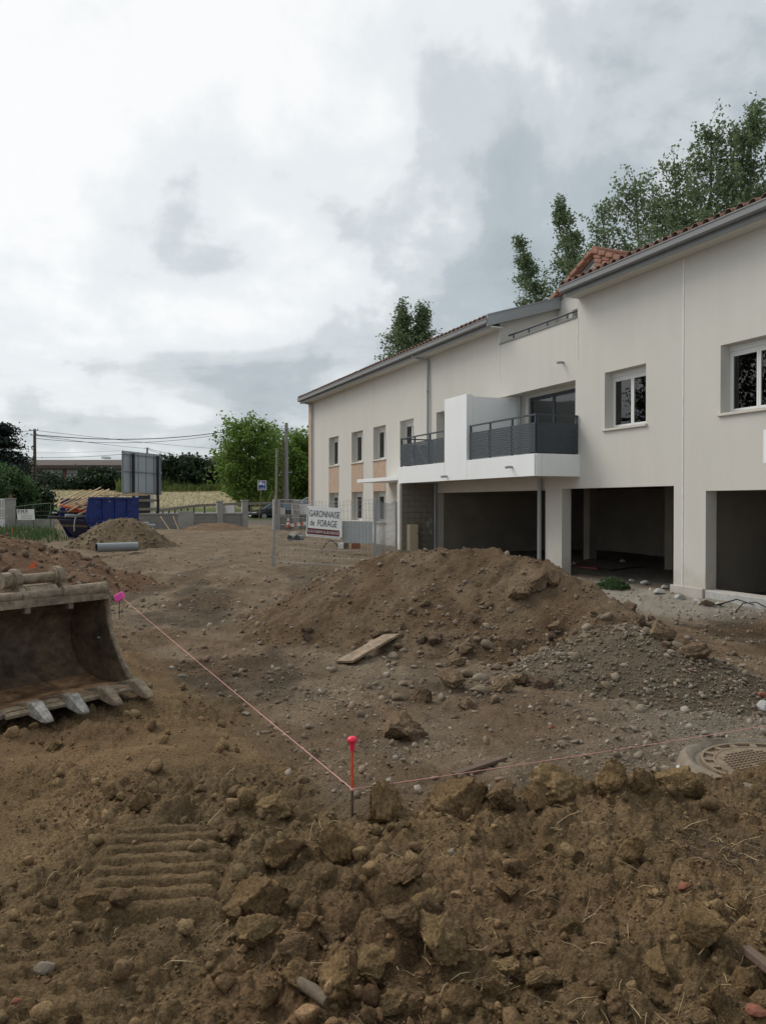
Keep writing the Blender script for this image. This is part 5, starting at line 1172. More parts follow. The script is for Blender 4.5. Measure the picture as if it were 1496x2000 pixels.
# ------------------------------------------------------------------ manhole
mc = W(pxl(1518, 4.71), 4.71, -0.02); mh = thing('manhole', mc, 'round cast iron manhole cover in a concrete collar at the right edge', 'manhole')
n_ = 64; cl = MB()
for (r, z) in ((0.60, -0.20), (0.55, -0.04), (0.525, 0.006), (0.505, 0.020), (0.485, 0.012), (0.46, -0.014), (0.432, -0.014)):
    for j in range(n_):
        a = 2*math.pi*j/n_; k = 1+0.03*math.sin(3*a+1)+0.015*math.sin(7*a); k = k if r > 0.5 else 1; cl.v.append((mc.x+r*k*math.cos(a), mc.y+r*k*math.sin(a), mc.z+z+0.004*math.sin(9*a)))
for i in range(6):
    for j in range(n_): cl.f.append((i*n_+j, i*n_+(j+1) % n_, (i+1)*n_+(j+1) % n_, (i+1)*n_+j))
cl.build('collar', 'collar_dusty', mh, smooth=True)
MB().lathe(mc, [(0.43, -0.05), (0.43, 0.008), (0.412, 0.008), (0.412, -0.010), (0.355, -0.010), (0.355, 0.004), (0.342, 0.004), (0.342, -0.03)], 64).build('frame_ring', 'iron_cover', mh, smooth=True)
cv = MB().lathe(mc, [(0.338, -0.03), (0.338, 0.003), (0.30, -0.004), (0.0, -0.004)], 64).build('cover', 'iron_cover', mh, smooth=True)
ribs = MB()
for i in range(-9, 10):
    for j in range(-9, 10):
        u, v = i*0.034+(0.017 if j % 2 else 0), j*0.034
        if u*u+v*v < 0.30**2: ribs.obox((mc.x+u, mc.y+v, mc.z+0.0), Vector((0.011, 0, 0)), Vector((0, 0.005, 0)), Vector((0, 0, 0.0055)))
tag(ribs.build('tread_pattern', 'iron_cover', cv), kind='stuff')
for k in range(18):
    a = 2*math.pi*k/18; u = Vector((math.cos(a), math.sin(a), 0)); v = Vector((-u.y, u.x, 0)); MB().obox(mc+u*0.384+Vector((0, 0, -0.004)), u*0.029, v*0.018, Vector((0, 0, 0.009))).build('rib', 'iron_cover', mh)
mp_ = hit(1365, 1512); mort = MB(); rng = np.random.default_rng(5)
for i in range(26):
    a = 2*math.pi*i/26; k = 0.17*(1+0.25*math.sin(3*a)+0.12*rng.normal()); mort.v.append((mp_.x+k*math.cos(a)*0.8, mp_.y+k*math.sin(a)*1.1, gz(mp_.x, mp_.y)-0.04))
for i in range(26):
    a = 2*math.pi*i/26; k = 0.10*(1+0.2*math.sin(3*a)); mort.v.append((mp_.x+k*math.cos(a)*0.8, mp_.y+k*math.sin(a)*1.1, gz(mp_.x, mp_.y)+0.035+0.006*rng.normal()))
mort.v.append((mp_.x, mp_.y, gz(mp_.x, mp_.y)+0.045))
for i in range(26): mort.f += [(i, (i+1) % 26, 26+(i+1) % 26, 26+i), (26+i, 26+(i+1) % 26, 52)]
one('mortar_lump', mort, 'mortar_pale', 'spilt lump of pale mortar beside the manhole collar', 'mortar', smooth=True)

# ------------------------------------------------------------------ timber on the ground
def lay(name, pa, pb, wd, th, mat, lab, cat, lift=0.0, roll=0.0, taper=None):
    a, b = hit(*pa), hit(*pb); a.z += th/2+lift; b.z += th/2+lift; up = Vector((0, 0, 1))+ex*roll
    one(name, MB().bar(a, b, wd, th, up), mat, lab, cat, bevel=min(th, wd)*0.12)
lay('plank', (672, 1300), (764, 1247), 0.23, 0.03, 'timber_plank', 'short weathered plank lying against the left foot of the large mound', 'plank', 0.02, -0.15)
lay('wood_strip', (888, 1524), (986, 1490), 0.05, 0.022, 'timber_dark', 'dark wood strip lying under the right hand string', 'wood strip', 0.015)
a, b = hit(584, 1948), hit(638, 1978); a.z += .035; b.z += .02
one('stick', MB().tube([a, (a+b)/2+Vector((0, 0, .006)), b], [0.019, 0.021, 0.018], 10), 'stick_wood', 'broken piece of branch lying at the bottom of the photo', 'stick', smooth=True)
lay('wood_offcut', (1462, 1886), (1520, 1935), 0.035, 0.03, 'timber_dark', 'brown wood offcut sticking out of the clods at the right edge', 'wood offcut', 0.03)
def chunk(px, py, wpx, mat, name, lab, cat, d0=1.5):
    p = hit(px, py, d0); l, d = LD(p.x, p.y); r = wpx/FPX*d/2; P, Fc = ico(2, int(px+py), 0.05, 0.6)
    mb = MB(); mb.v = [tuple(Vector(q)*r+p+Vector((0, 0, r*0.25))) for q in P]; mb.f = [tuple(f) for f in Fc]; one(name, mb, mat, lab, cat)
for (px, py, wpx, lab) in ((1486, 1985, 44, 'red brick fragment in the bottom right corner'), (1338, 1742, 34, 'red brick chip among the clods right of the middle'), (1488, 1362, 22, 'red brick fragment by the gravel at the right edge'), (1470, 1452, 16, 'small red brick chip above the manhole'), (1078, 1424, 16, 'small red brick chip on the gravel right of the big clod'), (25, 1968, 26, 'reddish brick chip in the bottom left corner')):
    chunk(px, py, wpx, 'brick_red', 'brick_fragment', lab, 'brick')
for (px, py, wpx, lab) in ((88, 1900, 40, 'smooth pale stone in the soil at the lower left'), (1098, 1456, 20, 'pale flat stone on the gravel above the wood strip'), (882, 1670, 22, 'rounded grey stone between the clods in the middle'), (1488, 1385, 34, 'white broken stone at the right foot of the gravel pile'), (480, 1398, 18, 'pale stone beside the left string')):
    chunk(px, py, wpx, 'collar_dusty' if px != 1488 else 'mortar_pale', 'stone', lab, 'stone')

# ------------------------------------------------------------------ blue skip with its load
SK = W(pxl(167, 33.2), 33.2, -0.02); sk = thing('skip', SK, 'dark blue open skip heaped with timber and pipes behind the earth mound', 'skip')
an = math.radians(50); su = ex*math.cos(an)+ey*math.sin(an); sv = -ex*math.sin(an)*1.0+ey*math.cos(an)      # su along the side to the right, sv across to the back-left
def kp(u, v, z): return SK+su*u+sv*v+Vector((0, 0, z))
SL, SWD = 2.6, 2.35
for v in (0.0, SWD):
    MB().prism([kp(0.0, v, 0.86), kp(0.14, v, 1.82), kp(SL, v, 1.82), kp(SL, v, 0.45), kp(SL-0.6, v, 0.0), kp(0.5, v, 0.0)], sv*0.05).build('side_wall', 'skip_blue', sk)
MB().prism([kp(0, 0.05, 0.86), kp(0, SWD, 0.86), kp(0.5, SWD-0.5, 0.0), kp(0.5, 0.45, 0.0)], su*0.05).build('end_wall', 'skip_blue_shaded', sk)
MB().prism([kp(SL-.05, 0.05, 1.82), kp(SL-.05, SWD, 1.82), kp(SL-.05, SWD, 0.4), kp(SL-.05, 0.05, 0.4)], su*0.05).build('end_wall', 'skip_blue', sk)
MB().prism([kp(0.45, 0.05, 0.02), kp(SL-.55, 0.05, 0.02), kp(SL-.55, SWD, 0.02), kp(0.45, SWD, 0.02)], Vector((0, 0, 0.05))).build('floor', 'skip_blue_shaded', sk)
MB().bar(kp(0.14, -0.02, 1.83), kp(SL+.05, -0.02, 1.83), 0.09, 0.08).build('top_rim', 'skip_blue', sk); MB().bar(kp(-0.02, 0, 0.87), kp(-0.02, SWD, 0.87), 0.09, 0.07).build('top_rim', 'skip_blue_shaded', sk)
MB().bar(kp(0.02, -0.03, 0.80), kp(SL+.08, -0.03, 0.80), 0.06, 0.05).build('stiffener', 'skip_blue', sk)
for u in (0.8, 1.4, 2.0): MB().bar(kp(u, -0.03, 0.2), kp(u, -0.03, 1.80), 0.07, 0.05, su).build('stiffener', 'skip_blue', sk)
MB().prism([kp(0.1, 0.1, 0.55), kp(SL-.1, 0.1, 0.9), kp(SL-.1, SWD-.1, 0.9), kp(0.1, SWD-.1, 0.55)], Vector((0, 0, 0.1))).build('load_bed', 'timber_dark', sk)
random.seed(4); LGRP = 'timber heaped in the blue skip'
for i in range(18):
    u0, v0 = random.uniform(-0.35, 0.3), 0.25+1.95*i/17; u1, v1 = u0+random.uniform(1.3, 1.9), v0+random.uniform(-0.5, 0.2); z0 = random.uniform(1.05, 1.35)+0.12*v0; z1 = z0+random.uniform(0.55, 0.85)
    one('batten', MB().bar(kp(u0, v0, z0), kp(u1, v1, z1), 0.07, 0.045), 'timber', 'pale timber batten sloping up in the skip load', 'timber', LGRP)
for i in range(5):
    u0, v0 = 1.0+i*0.35, random.uniform(0.3, 1.2); one('batten', MB().bar(kp(u0, v0, 1.95), kp(u0+1.1, v0+random.uniform(-.3, .4), 1.98+0.05*(i % 3)), 0.07, 0.045), 'timber', 'pale timber batten sticking out over the skip rim', 'timber', LGRP)
one('board', MB().prism([kp(0.1, SWD+.02, 1.0), kp(0.95, SWD+.02, 1.0), kp(0.95, SWD+.02, 1.80), kp(0.1, SWD+.02, 1.80)], sv*0.03), 'timber_old', 'brown sheet of plywood at the back of the skip load', 'board')
for (a, b, r, lab) in ((kp(-0.75, 1.8, 0.98), kp(0.9, 1.2, 0.93), 0.07, 'dark pipe sticking out of the skip end at the rear'), (kp(-0.45, 0.9, 1.06), kp(1.1, 0.5, 0.98), 0.08, 'dark pipe sticking out of the skip end in front'), (kp(-.5, 1.5, 1.22), kp(1.0, .9, 1.12), 0.06, 'dark pipe above the other two in the skip end')):
    one('pipe', MB().tube([a, b], r, 10), 'steel_dark' if r < .075 else 'pipe_grey', lab, 'pipe', 'pipes in the skip', True)
one('plank', MB().bar(kp(0.05, 0.9, 1.62), kp(0.6, 0.15, 1.12), 0.14, 0.08), 'timber_old', 'thick curved brown plank leaning in the open skip end', 'plank')
for (a, b, lab) in ((kp(-.25, 1.6, 1.50), kp(0.7, 0.3, 1.15), 'red plastic conduit sloping across the skip end'), (kp(-.15, 1.5, 1.22), kp(0.8, 0.4, 1.28), 'lower red plastic conduit in the skip end')):
    one('conduit', MB().tube([a, b], 0.045, 8), 'orange_paint', lab, 'conduit', 'red conduits in the skip', True)
one('strap', MB().tube([kp(-.03, 0.75, 0.98), kp(-.10, 0.72, 0.9), kp(-.10, 0.8, 0.6), kp(-.06, 0.85, 0.38)], 0.022, 6), 'sign_white', 'white strap hanging down the dark skip end', 'strap')

# ------------------------------------------------------------------ big grey pipe before the mound
pa, pb = PX(188, 1070, 24.6), PX(268, 1067.5, 25.4); pp = thing('drain_pipe', ((pa+pb)/2)-Vector((0, 0, .15)), 'large grey plastic pipe lying before the distant mound', 'pipe')
MB().tube([pa, pb], 0.148, 24, False).build('pipe_wall', 'pipe_grey', pp, smooth=True); MB().tube([pa+(pb-pa)*.001, pb], 0.138, 24, False).build('shaded_inside', 'pipe_inside_shaded', pp, smooth=True)
dd = (pb-pa).normalized(); rg = MB(); k0 = 24
u1 = dd.cross(Vector((0, 0, 1))).normalized(); u2 = u1.cross(dd)
for j in range(24):
    a = 2*math.pi*j/24; rg.v.append(tuple(pa+u1*.148*math.cos(a)+u2*.148*math.sin(a)))
for j in range(24):
    a = 2*math.pi*j/24; rg.v.append(tuple(pa+u1*.138*math.cos(a)+u2*.138*math.sin(a)))
for j in range(24): rg.f.append((j, (j+1) % 24, 24+(j+1) % 24, 24+j))
rg.build('rim', 'pipe_grey', pp)
for i, (px, lab) in enumerate(((566, 'left one of the two short dark pipe ends lying by the gateway'), (580.5, 'right one of the two short dark pipe ends lying by the gateway'))):
    a = PX(px, 1051, 31.2); o = thing('pipe_end', a-Vector((0, 0, .12)), lab, 'pipe', 'short pipe ends by the gateway'); b = a+ey*0.5+ex*0.15
    MB().tube([a, b], 0.12, 16, False).build('pipe_wall', 'pipe_grey', o, smooth=True); MB().tube([a+ey*.004, b], 0.10, 16).build('shaded_inside', 'pipe_inside_shaded', o, smooth=True)  # inner tube capped at the mouth: dark disc painted for the hollow's shade
chunk(577, 1047, 26, 'timber_grey', 'boulder', 'pale boulder resting behind the two short pipe ends', 'boulder')
one('conduit', MB().tube([PX(633, 1070, 27)]+[PX(633+4.4*k, 1070-14*math.sin(math.pi*(k+.5)/7), 27) for k in range(7)]+[PX(664, 1072, 27)], 0.018, 6), 'cable', 'thin dark conduit arching out of the gravel before the grey panel', 'conduit')

# ------------------------------------------------------------------ hoarding seen from behind
TLp, TRp = PX(238.5, 880, 46), PX(314.5, 887.5, 50); zb_ = PX(238, 965, 46).z; hu = (TRp-TLp); hu.z = 0; HWd = hu.length; hu.normalize(); hn = Vector((hu.y, -hu.x, 0))
if hn.dot(Vector((S_, C_, 0))) > 0: hn = -hn
hr = thing('hoarding', W(pxl(276, 48), 48, 0.1), 'large grey metal billboard seen from behind on two dark posts', 'billboard')
zt_ = (TLp.z+TRp.z)/2
def hp(t, z, o=0.0): return Vector((TLp.x, TLp.y, 0))+hu*(t*HWd)+hn*o+Vector((0, 0, z))
for i in range(5):
    a, b = i/5+.002, (i+1)/5-.002; MB().prism([hp(a, zb_), hp(b, zb_), hp(b, zt_), hp(a, zt_)], -hn*0.03).build('panel', 'board_back', hr)
    if i: MB().prism([hp(i/5-.004, zb_, .002), hp(i/5+.004, zb_, .002), hp(i/5+.004, zt_, .002), hp(i/5-.004, zt_, .002)], hn*0.02).build('seam', 'gutter_grey', hr)
for z in (zb_+.12, (zb_+zt_)/2+.1, zt_-.18): MB().bar(hp(0, z, .06), hp(1, z, .06), 0.06, 0.07).build('rail', 'steel_galv', hr)
for t in (0.225, 0.86): MB().bar(hp(t, 0.0, .15), hp(t, zt_-.12, .15), 0.14, 0.12, hu).build('post', 'steel_dark', hr)
for t in (0.02, 0.985): MB().bar(hp(t, zb_, .03), hp(t, zt_, .03), 0.05, 0.04, hu).build('edge_profile', 'steel_galv', hr)
MB().prism([hp(.40, 0.95, .02), hp(.70, 0.95, .02), hp(.70, zb_-.02, .02), hp(.40, zb_-.02, .02)], -hn*0.04).build('lower_sheet', 'steel_dark', hr)
for (a, b) in ((.33, .395), (.705, .80)): MB().prism([hp(a, 0.95, .0), hp(b, 0.95, .0), hp(b, zb_-.02, .0), hp(a, zb_-.02, .0)], -hn*0.03).build('white_strip', 'sign_white', hr)
for z in (1.20, 1.75): MB().bar(hp(.27, z, .1), hp(.88, z, .1), 0.05, 0.16).build('rail', 'timber_grey', hr)

# ------------------------------------------------------------------ blue road sign
p = PX(512, 948, 66); rs = thing('road_sign', PX(506, 1000, 66), 'small square blue road sign with white pictogram on a thin post', 'sign')
rs.location.z = 0.3; ORG[rs.name] = Vector(rs.location)
MB().tube([W(pxl(505.5, 66), 66.05, 0.2), W(pxl(511, 66), 66.05, p.z+.3)], 0.035, 8).build('post', 'timber_old', rs)
def sq(u0, u1, z0, z1, o, t=.01):
    return MB().obox(p+ex*((u0+u1)/2)-ey*o+Vector((0, 0, (z0+z1)/2)), ex*(u1-u0)/2, ey*t, Vector((0, 0, (z1-z0)/2)))
sq(-.37, .37, -.40, .42, 0).build('plate', 'sign_white', rs); bf = sq(-.31, .31, -.34, .36, .02, .006).build('blue_field', 'sign_blue', rs)
dm = MB(); pts = [p-ey*.032+ex*(-.10+.17*math.cos(a))+Vector((0, 0, .12+.2*math.sin(a))) for a in np.linspace(0, math.pi, 12)]; pts += [p-ey*.032+ex*(-.27)+Vector((0, 0, -.02)), p-ey*.032+ex*(-.18)+Vector((0, 0, .04)), p-ey*.032+ex*(.07)+Vector((0, 0, .04))]
dm.prism(pts, -ey*.004).build('pictogram', 'sign_white', bf); sq(.12, .22, -.04, .24, .032, .004).build('pictogram', 'sign_white', bf); sq(-.20, .24, -.26, -.21, .032, .004).build('lettering_bar', 'sign_white', bf)

# ------------------------------------------------------------------ cars on the road
def car(name, c, fwd, paint, label, cat, L=4.6, Wd=1.82, H=1.43, plate=True):
    root = thing(name, c, label, cat); f = Vector(fwd).normalized(); s_ = Vector((-f.y, f.x, 0)); c = Vector(c)
    def P(x, y, z): return c+f*x+s_*y+Vector((0, 0, z))
    sec = [(L/2, .30, .52, .66), (L/2-.12, .22, .66, .80), (L/2-.5, .20, .80, .88), (L/2-1.15, .20, .92, .905), (.2, .20, .95, .91), (-L/2+1.1, .20, .98, .91), (-L/2+.25, .22, .98, .85), (-L/2, .34, .85, .74)]
    k = H/1.43
    def loft(sc):
        mb = MB(); n = 10
        for (x, zb, zt, hw) in sc:
            zt, zb = zt*k, zb*k; hw = hw*Wd/1.82
            for (y, z) in ((-hw*.82, zb), (-hw, zb+.18), (-hw, zt-.16), (-hw*.93, zt-.04), (-hw*.6, zt+.01), (hw*.6, zt+.01), (hw*.93, zt-.04), (hw, zt-.16), (hw, zb+.18), (hw*.82, zb)): mb.v.append(tuple(P(x, y, z)))
        for i in range(len(sc)-1):
            for j in range(n): mb.f.append((i*n+j, i*n+(j+1) % n, (i+1)*n+(j+1) % n, (i+1)*n+j))
        mb.f.append(tuple(range(n))); mb.f.append(tuple((len(sc)-1)*n+j for j in range(n))[::-1]); return mb
    body = loft(sec).build('body', paint, root, smooth=True)
    cab = MB(); cs = [(L/2-1.15, .93, .93, .74, .70), (L/2-1.95, .92, 1.40, .76, .56), (-.45, .92, 1.44, .76, .57), (-1.25, .95, 1.36, .75, .54), (-L/2+.45, .98, 1.02, .72, .62)]
    for (x, zb, zt, hb, ht) in cs:
        for (y, z) in ((-hb, zb), (-ht, zt), (ht, zt), (hb, zb)): cab.v.append(tuple(P(x, y*Wd/1.82, z*k)))
    for i in range(4):
        for j in range(3): cab.f.append((i*4+j, i*4+j+1, i*4+j+5, i*4+j+4))
    cab.build('windows', 'car_glass', root)
    rfm = MB(); rr = [(L/2-1.97, 1.40, .55), (-.45, 1.45, .565), (-1.28, 1.37, .53)]
    for (x, z, h) in rr:
        for (y, dz) in ((-h, 0), (-h*.7, .025), (h*.7, .025), (h, 0)): rfm.v.append(tuple(P(x, y*Wd/1.82, z*k+dz)))
    for i in range(2):
        for j in range(3): rfm.f.append((i*4+j, i*4+j+1, i*4+j+5, i*4+j+4))
    rfm.build('roof', paint, root, smooth=True)
    for sd in (-1, 1):
        MB().bar(P(L/2-1.1, sd*.74*Wd/1.82, .94*k), P(L/2-1.95, sd*.57*Wd/1.82, 1.40*k), .05, .05).build('pillar', paint, root)
        MB().bar(P(-.35, sd*.77*Wd/1.82, .94*k), P(-.40, sd*.58*Wd/1.82, 1.42*k), .07, .05).build('pillar', paint, root)
        MB().obox(P(L/2-1.5, sd*(Wd/2+.06), 1.0*k), f*.07, s_*.1, Vector((0, 0, .06))).build('mirror', paint, root, bevel=.02)
        hl = MB().obox(P(L/2-.13, sd*.60*Wd/1.82, .62*k), f*.10+s_*(-sd*.05), s_*.17, Vector((0, 0, .055))).build('headlight', 'chrome', root, bevel=.02)
        for x in (L/2-.92, -L/2+.95):
            w_ = MB().tube([P(x, sd*(Wd/2-.22), .32), P(x, sd*(Wd/2-.01), .32)], .325, 20).build('wheel', 'rubber', root, smooth=True)
            MB().tube([P(x, sd*(Wd/2-.05), .32), P(x, sd*(Wd/2+.004), .32)], .215, 16).build('rim', 'steel_galv', w_, smooth=True)
    g = MB().obox(P(L/2+.0, 0, .50*k), f*.03, s_*.40, Vector((0, 0, .10))).build('grille', 'rubber', root)
    MB().lathe(P(L/2+.035, 0, .50*k), [(0, -.005), (.07, -.005), (.07, .005), (0, .005)], 12).build('badge', 'chrome', g)
    if plate: MB().obox(P(L/2+.03, 0, .36*k), f*.012, s_*.26, Vector((0, 0, .055))).build('number_plate', 'sign_white', root)
    return root
fd = W(-.86, -.51)-W(0, 0)
cp = W(pxl(537, 68.2), 68.2); zc0 = PX(500, 1015.2, 67.2).z
car('parked_car', (cp.x, cp.y, zc0), fd, 'car_black', 'glossy black car with chrome badge parked in the gateway', 'car')
cp = W(pxl(607, 70), 70); car('parked_van', (cp.x, cp.y, 0.35), W(-1, -.15)-W(0, 0), 'car_white', 'white van half hidden by the far house corner', 'van', 4.7, 1.85, 1.75, False)

# ------------------------------------------------------------------ traffic cone, barrier board
c = PX(563, 1031, 42.6); cn = thing('traffic_cone', c, 'orange and white traffic cone before the low wall', 'traffic cone')
MB().lathe(c, [(0.13, 0.02), (0.10, 0.15), (0.095, 0.17)], 14).build('cone', 'cone_orange', cn, smooth=True); MB().lathe(c, [(0.096, .17), (.075, .30)], 14).build('white_band', 'sign_white', cn, smooth=True)
MB().lathe(c, [(0.075, .301), (.055, .40)], 14).build('orange_band', 'cone_orange', cn, smooth=True); MB().lathe(c, [(0.055, .401), (.035, .50), (.02, .55), (0, .55)], 14).build('white_tip', 'sign_white', cn, smooth=True)
MB().box(c.x-.18, c.x+.18, c.y-.18, c.y+.18, c.z-.02, c.z+.022).build('foot', 'rubber', cn)
a, b = PX(562, 1027, 42.2), PX(598, 1022, 42.4); bb = thing('barrier_board', a, 'fallen red and white barrier board at the foot of the low wall', 'barrier')
for i in range(6): MB().bar(a.lerp(b, i/6), a.lerp(b, (i+.97)/6), 0.04, 0.17).build('stripe', ('cone_orange', 'sign_white')[i % 2], bb)

# ------------------------------------------------------------------ wire fence with the drilling firm's board
F1, F2, F3 = W(pxl(538, 20.6), 20.6), W(pxl(733, 18.8), 18.8), W(pxl(774, 23.5), 23.5)
fe = thing('wire_fence', (F1.x, F1.y, gz(F1.x, F1.y)), 'sagging wire mesh fence on steel posts between the mound and the house', 'fence')
def fpt(A, B, t, z): q = A.lerp(B, t); return Vector((q.x, q.y, z))
for (A, B, z0, z1, nv) in ((F1, F2, -0.05, 1.66, 30), (F2, F3, -0.05, 1.62, 44)):
    wm = MB(); 
    for i in range(nv+1):
        t = i/nv; s_ = 0.03*math.sin(7*t+1)+0.02*math.sin(17*t); o = Vector((0.02*math.sin(9*t), 0.03*math.sin(5*t), 0))
        wm.tube([fpt(A, B, t, z0)+o, fpt(A, B, t+.004*math.sin(3*i), (z0+z1)/2)+o*1.5, fpt(A, B, t, z1+s_)+o], 0.0045, 3, False)
    for z in (0.02, .2, .4, .6, .8, 1.0, 1.2, 1.4, 1.55, z1-.01):
        wm.tube([fpt(A, B, t, z+0.03*math.sin(7*t+1)*z/z1)+Vector((0.02*math.sin(9*t), 0.03*math.sin(5*t), 0)) for t in np.linspace(0, 1, 13)], 0.0045, 3, False)
    wm.build('wire_mesh', 'steel_galv', fe)
for (A, w_, zt, tilt) in ((F1, .05, 1.80, .07), (F2, .06, 1.66, .02), (F3, .06, 1.60, 0)):
    g0 = min(gz(A.x, A.y), 0)-.1; MB().bar(Vector((A.x, A.y, g0))-ex*tilt, Vector((A.x, A.y, zt)), w_, w_, ey).build('post', 'steel_galv', fe)
a = Vector((F1.x, F1.y, 1.3))+ex*.02-ey*.05; one('wooden_stake', MB().tube([a, a+Vector((0, 0, 1.75))+ex*.03], 0.03, 8), 'timber_grey', 'long thin wooden stake rising above the left fence post', 'stake', smooth=True)
def ft(px): 
    for t in np.linspace(0, 1, 600):
        q = F1.lerp(F2, t); l, d = LD(q.x, q.y)
        if CX+FPX*l/d >= px: return t, d
t0_, d0_ = ft(600); t1_, d1_ = ft(666.5)
q = F1.lerp(F2, t0_); qb = F1.lerp(F2, t1_); off = -ey*0.06
TL = Vector((q.x, q.y, CAMZ+(HY-988)/FPX*d0_))+off; TR = Vector((qb.x, qb.y, CAMZ+(HY-992.5)/FPX*d1_))+off; BL = Vector((q.x, q.y, CAMZ+(HY-1046.5)/FPX*d0_))+off-ex*.03; BR = Vector((qb.x, qb.y, CAMZ+(HY-1055)/FPX*d1_))+off-ex*.03
TL, TR = TL+ex*.01, TR+ex*.01
sb = thing('advertising_board', (BL+BR)/2, 'white drilling company board with black lettering and maroon band on the fence', 'sign')
UX = (TR-TL); SWd = UX.length; UX.normalize(); UZ = (TL-BL); SH = UZ.length; UZ.normalize(); NN = UX.cross(UZ).normalized()
if NN.dot(ey) > 0: NN = -NN
def bpnt(u, v, o=0): return BL+UX*(u*SWd)+UZ*(v*SH)+NN*o
def brect(u0, u1, v0, v1, o, t): return MB().prism([bpnt(u0, v0, o), bpnt(u1, v0, o), bpnt(u1, v1, o), bpnt(u0, v1, o)], NN*t)
pnl = brect(0, 1, 0, 1, -.012, .012).build('panel', 'sign_white', sb)
band = brect(.03, .975, .075, .275, .001, .003).build('maroon_band', 'sign_maroon', sb); brect(.03, .975, .028, .052, .001, .003).build('grey_line', 'panel_grey', sb); brect(.028, .042, .075, .93, .001, .003).build('side_line', 'ink_black', sb)
text_part('lettering', 'GARONNAISE', 'ink_black', pnl, bpnt(.075, .665, .006), UX, UZ, .30*SH, .885*SWd)
text_part('lettering', 'de', 'ink_black', pnl, bpnt(.105, .365, .006), UX, UZ, .29*SH, .135*SWd)
text_part('lettering', 'FORAGE', 'ink_black', pnl, bpnt(.335, .365, .006), UX, UZ, .30*SH, .56*SWd)
text_part('lettering', 'Tel. 05 61 56 88 94  Fax. 05 61 86 05 28', 'sign_white', band, bpnt(.045, .135, .008), UX, UZ, .125*SH, .91*SWd)
t2, d2 = ft(727.5); A_, B_ = F1.lerp(F2, t1_+.005), F1.lerp(F2, t2); zz0, zz1 = CAMZ+(HY-1061)/FPX*19.2, CAMZ+(HY-1018)/FPX*19.2
one('grey_panel', MB().prism([Vector((A_.x, A_.y, zz0))+ey*.06, Vector((B_.x, B_.y, zz0))+ey*.06, Vector((B_.x, B_.y, zz1))+ey*.06, Vector((A_.x, A_.y, zz1))+ey*.06], ey*.02), 'panel_grey', 'plain light grey sheet behind the fence mesh, right of the white board', 'panel')
for i, (px, mt, lab) in enumerate(((666, 'sign_white', 'white block on the ground under the grey sheet'), (676, 'timber_dark', 'dark block on the ground under the grey sheet'), (695, 'brick_red', 'orange red brick block on the ground under the grey sheet'))):
    c = PX(px, 1066, 26.5); one('block', MB().obox(c, ex*(.09, .09, .15)[i], ey*.1, Vector((0, 0, .10))), mt, lab, 'block', bevel=.01)

# ------------------------------------------------------------------ left garden edge: gate, pillar, green fence with white board
gp_ = thing('gate_pillar', W(pxl(20.5, 47), 47, 0.0), 'grey concrete gate pillar with a red block on top at the left', 'pillar')
c = W(pxl(20.5, 47), 47); MB().box(c.x-.30, c.x+.30, c.y-.2, c.y+.2, -.1, 1.82).build('shaft', 'concrete', gp_, bevel=.02); MB().box(c.x-.34, c.x+.34, c.y-.24, c.y+.24, 1.822, 1.89).build('cap', 'concrete', gp_); MB().box(c.x-.09, c.x+.09, c.y-.08, c.y+.08, 1.893, 2.08).build('lamp_block', 'brick_red', gp_)
gt = thing('gate', W(pxl(0, 47), 47, 0.0), 'white slatted garden gate at the left edge', 'gate'); a = pxl(11, 47)
for i in range(16):
    l0 = a-.10-i*.13; cc_ = W(l0, 47); MB().obox((cc_.x, cc_.y, 1.25), ex*.04, ey*.015, Vector((0, 0, .55))).build('slat', 'pvc_white', gt)
for z in (.68, 1.25, 1.82): MB().bar(W(a-.05, 47.03, z), W(a-2.2, 47.03, z), .04, .07).build('rail', 'pvc_white', gt)
wall_seg(a-2.3, a, 47, 47, -.1, .62, .15).build('kick_panel', 'pvc_white', gt)
gf = thing('garden_fence', W(pxl(70, 46), 46, 0.1), 'rusty green tube and wire fence between gate pillar and skip', 'fence'); pf = [(31, 46.5, 1.36), (65, 46, 1.50), (99, 45, 1.58)]
for (a, b) in zip(pf[:-1], pf[1:]):
    A, B = W(pxl(a[0], a[1]), a[1]), W(pxl(b[0], b[1]), b[1]); MB().tube([A+Vector((0, 0, a[2])), B+Vector((0, 0, b[2]))], .022, 6).build('top_rail', 'green_wire', gf); wm = MB()
    for i in range(11): wm.tube([fpt(A, B, i/10, 0.1), fpt(A, B, i/10, a[2]+(b[2]-a[2])*i/10)], .006, 3, False)
    for z in (.35, .6, .85, 1.1): wm.tube([fpt(A, B, 0, z), fpt(A, B, 1, z)], .006, 3, False)
    wm.build('wire_mesh', 'green_wire', gf)
for a in pf: q = W(pxl(a[0], a[1]), a[1]); MB().tube([(q.x, q.y, -.1), (q.x, q.y, a[2]+.05)], .03, 8).build('post', 'green_wire', gf)
pb_ = thing('notice_board', PX(50, 1016, 45.6), 'small white board lettered P.M.P. hung on the green garden fence', 'sign')
q0, q1, q2, q3 = PX(34, 1015.5, 45.8), PX(68, 1015.5, 45.2), PX(66.5, 994.5, 45.2), PX(32.5, 994.8, 45.8)
pn = MB().prism([q0, q1, q2, q3], ey*.015).build('panel', 'sign_white', pb_)
text_part('lettering', 'P.M.P.', 'rebar', pn, q3.lerp(q0, .42)+(q2-q3)*.05-ey*.03, (q2-q3).normalized(), Vector((0, 0, 1)), .36, .88)
for k in range(3): a_, b_ = q3.lerp(q0, .58+.14*k), q2.lerp(q1, .58+.14*k); MB().bar(a_.lerp(b_, .22)-ey*.008, a_.lerp(b_, .85)-ey*.008, .004, .028).build('small_print', 'panel_grey', pn)
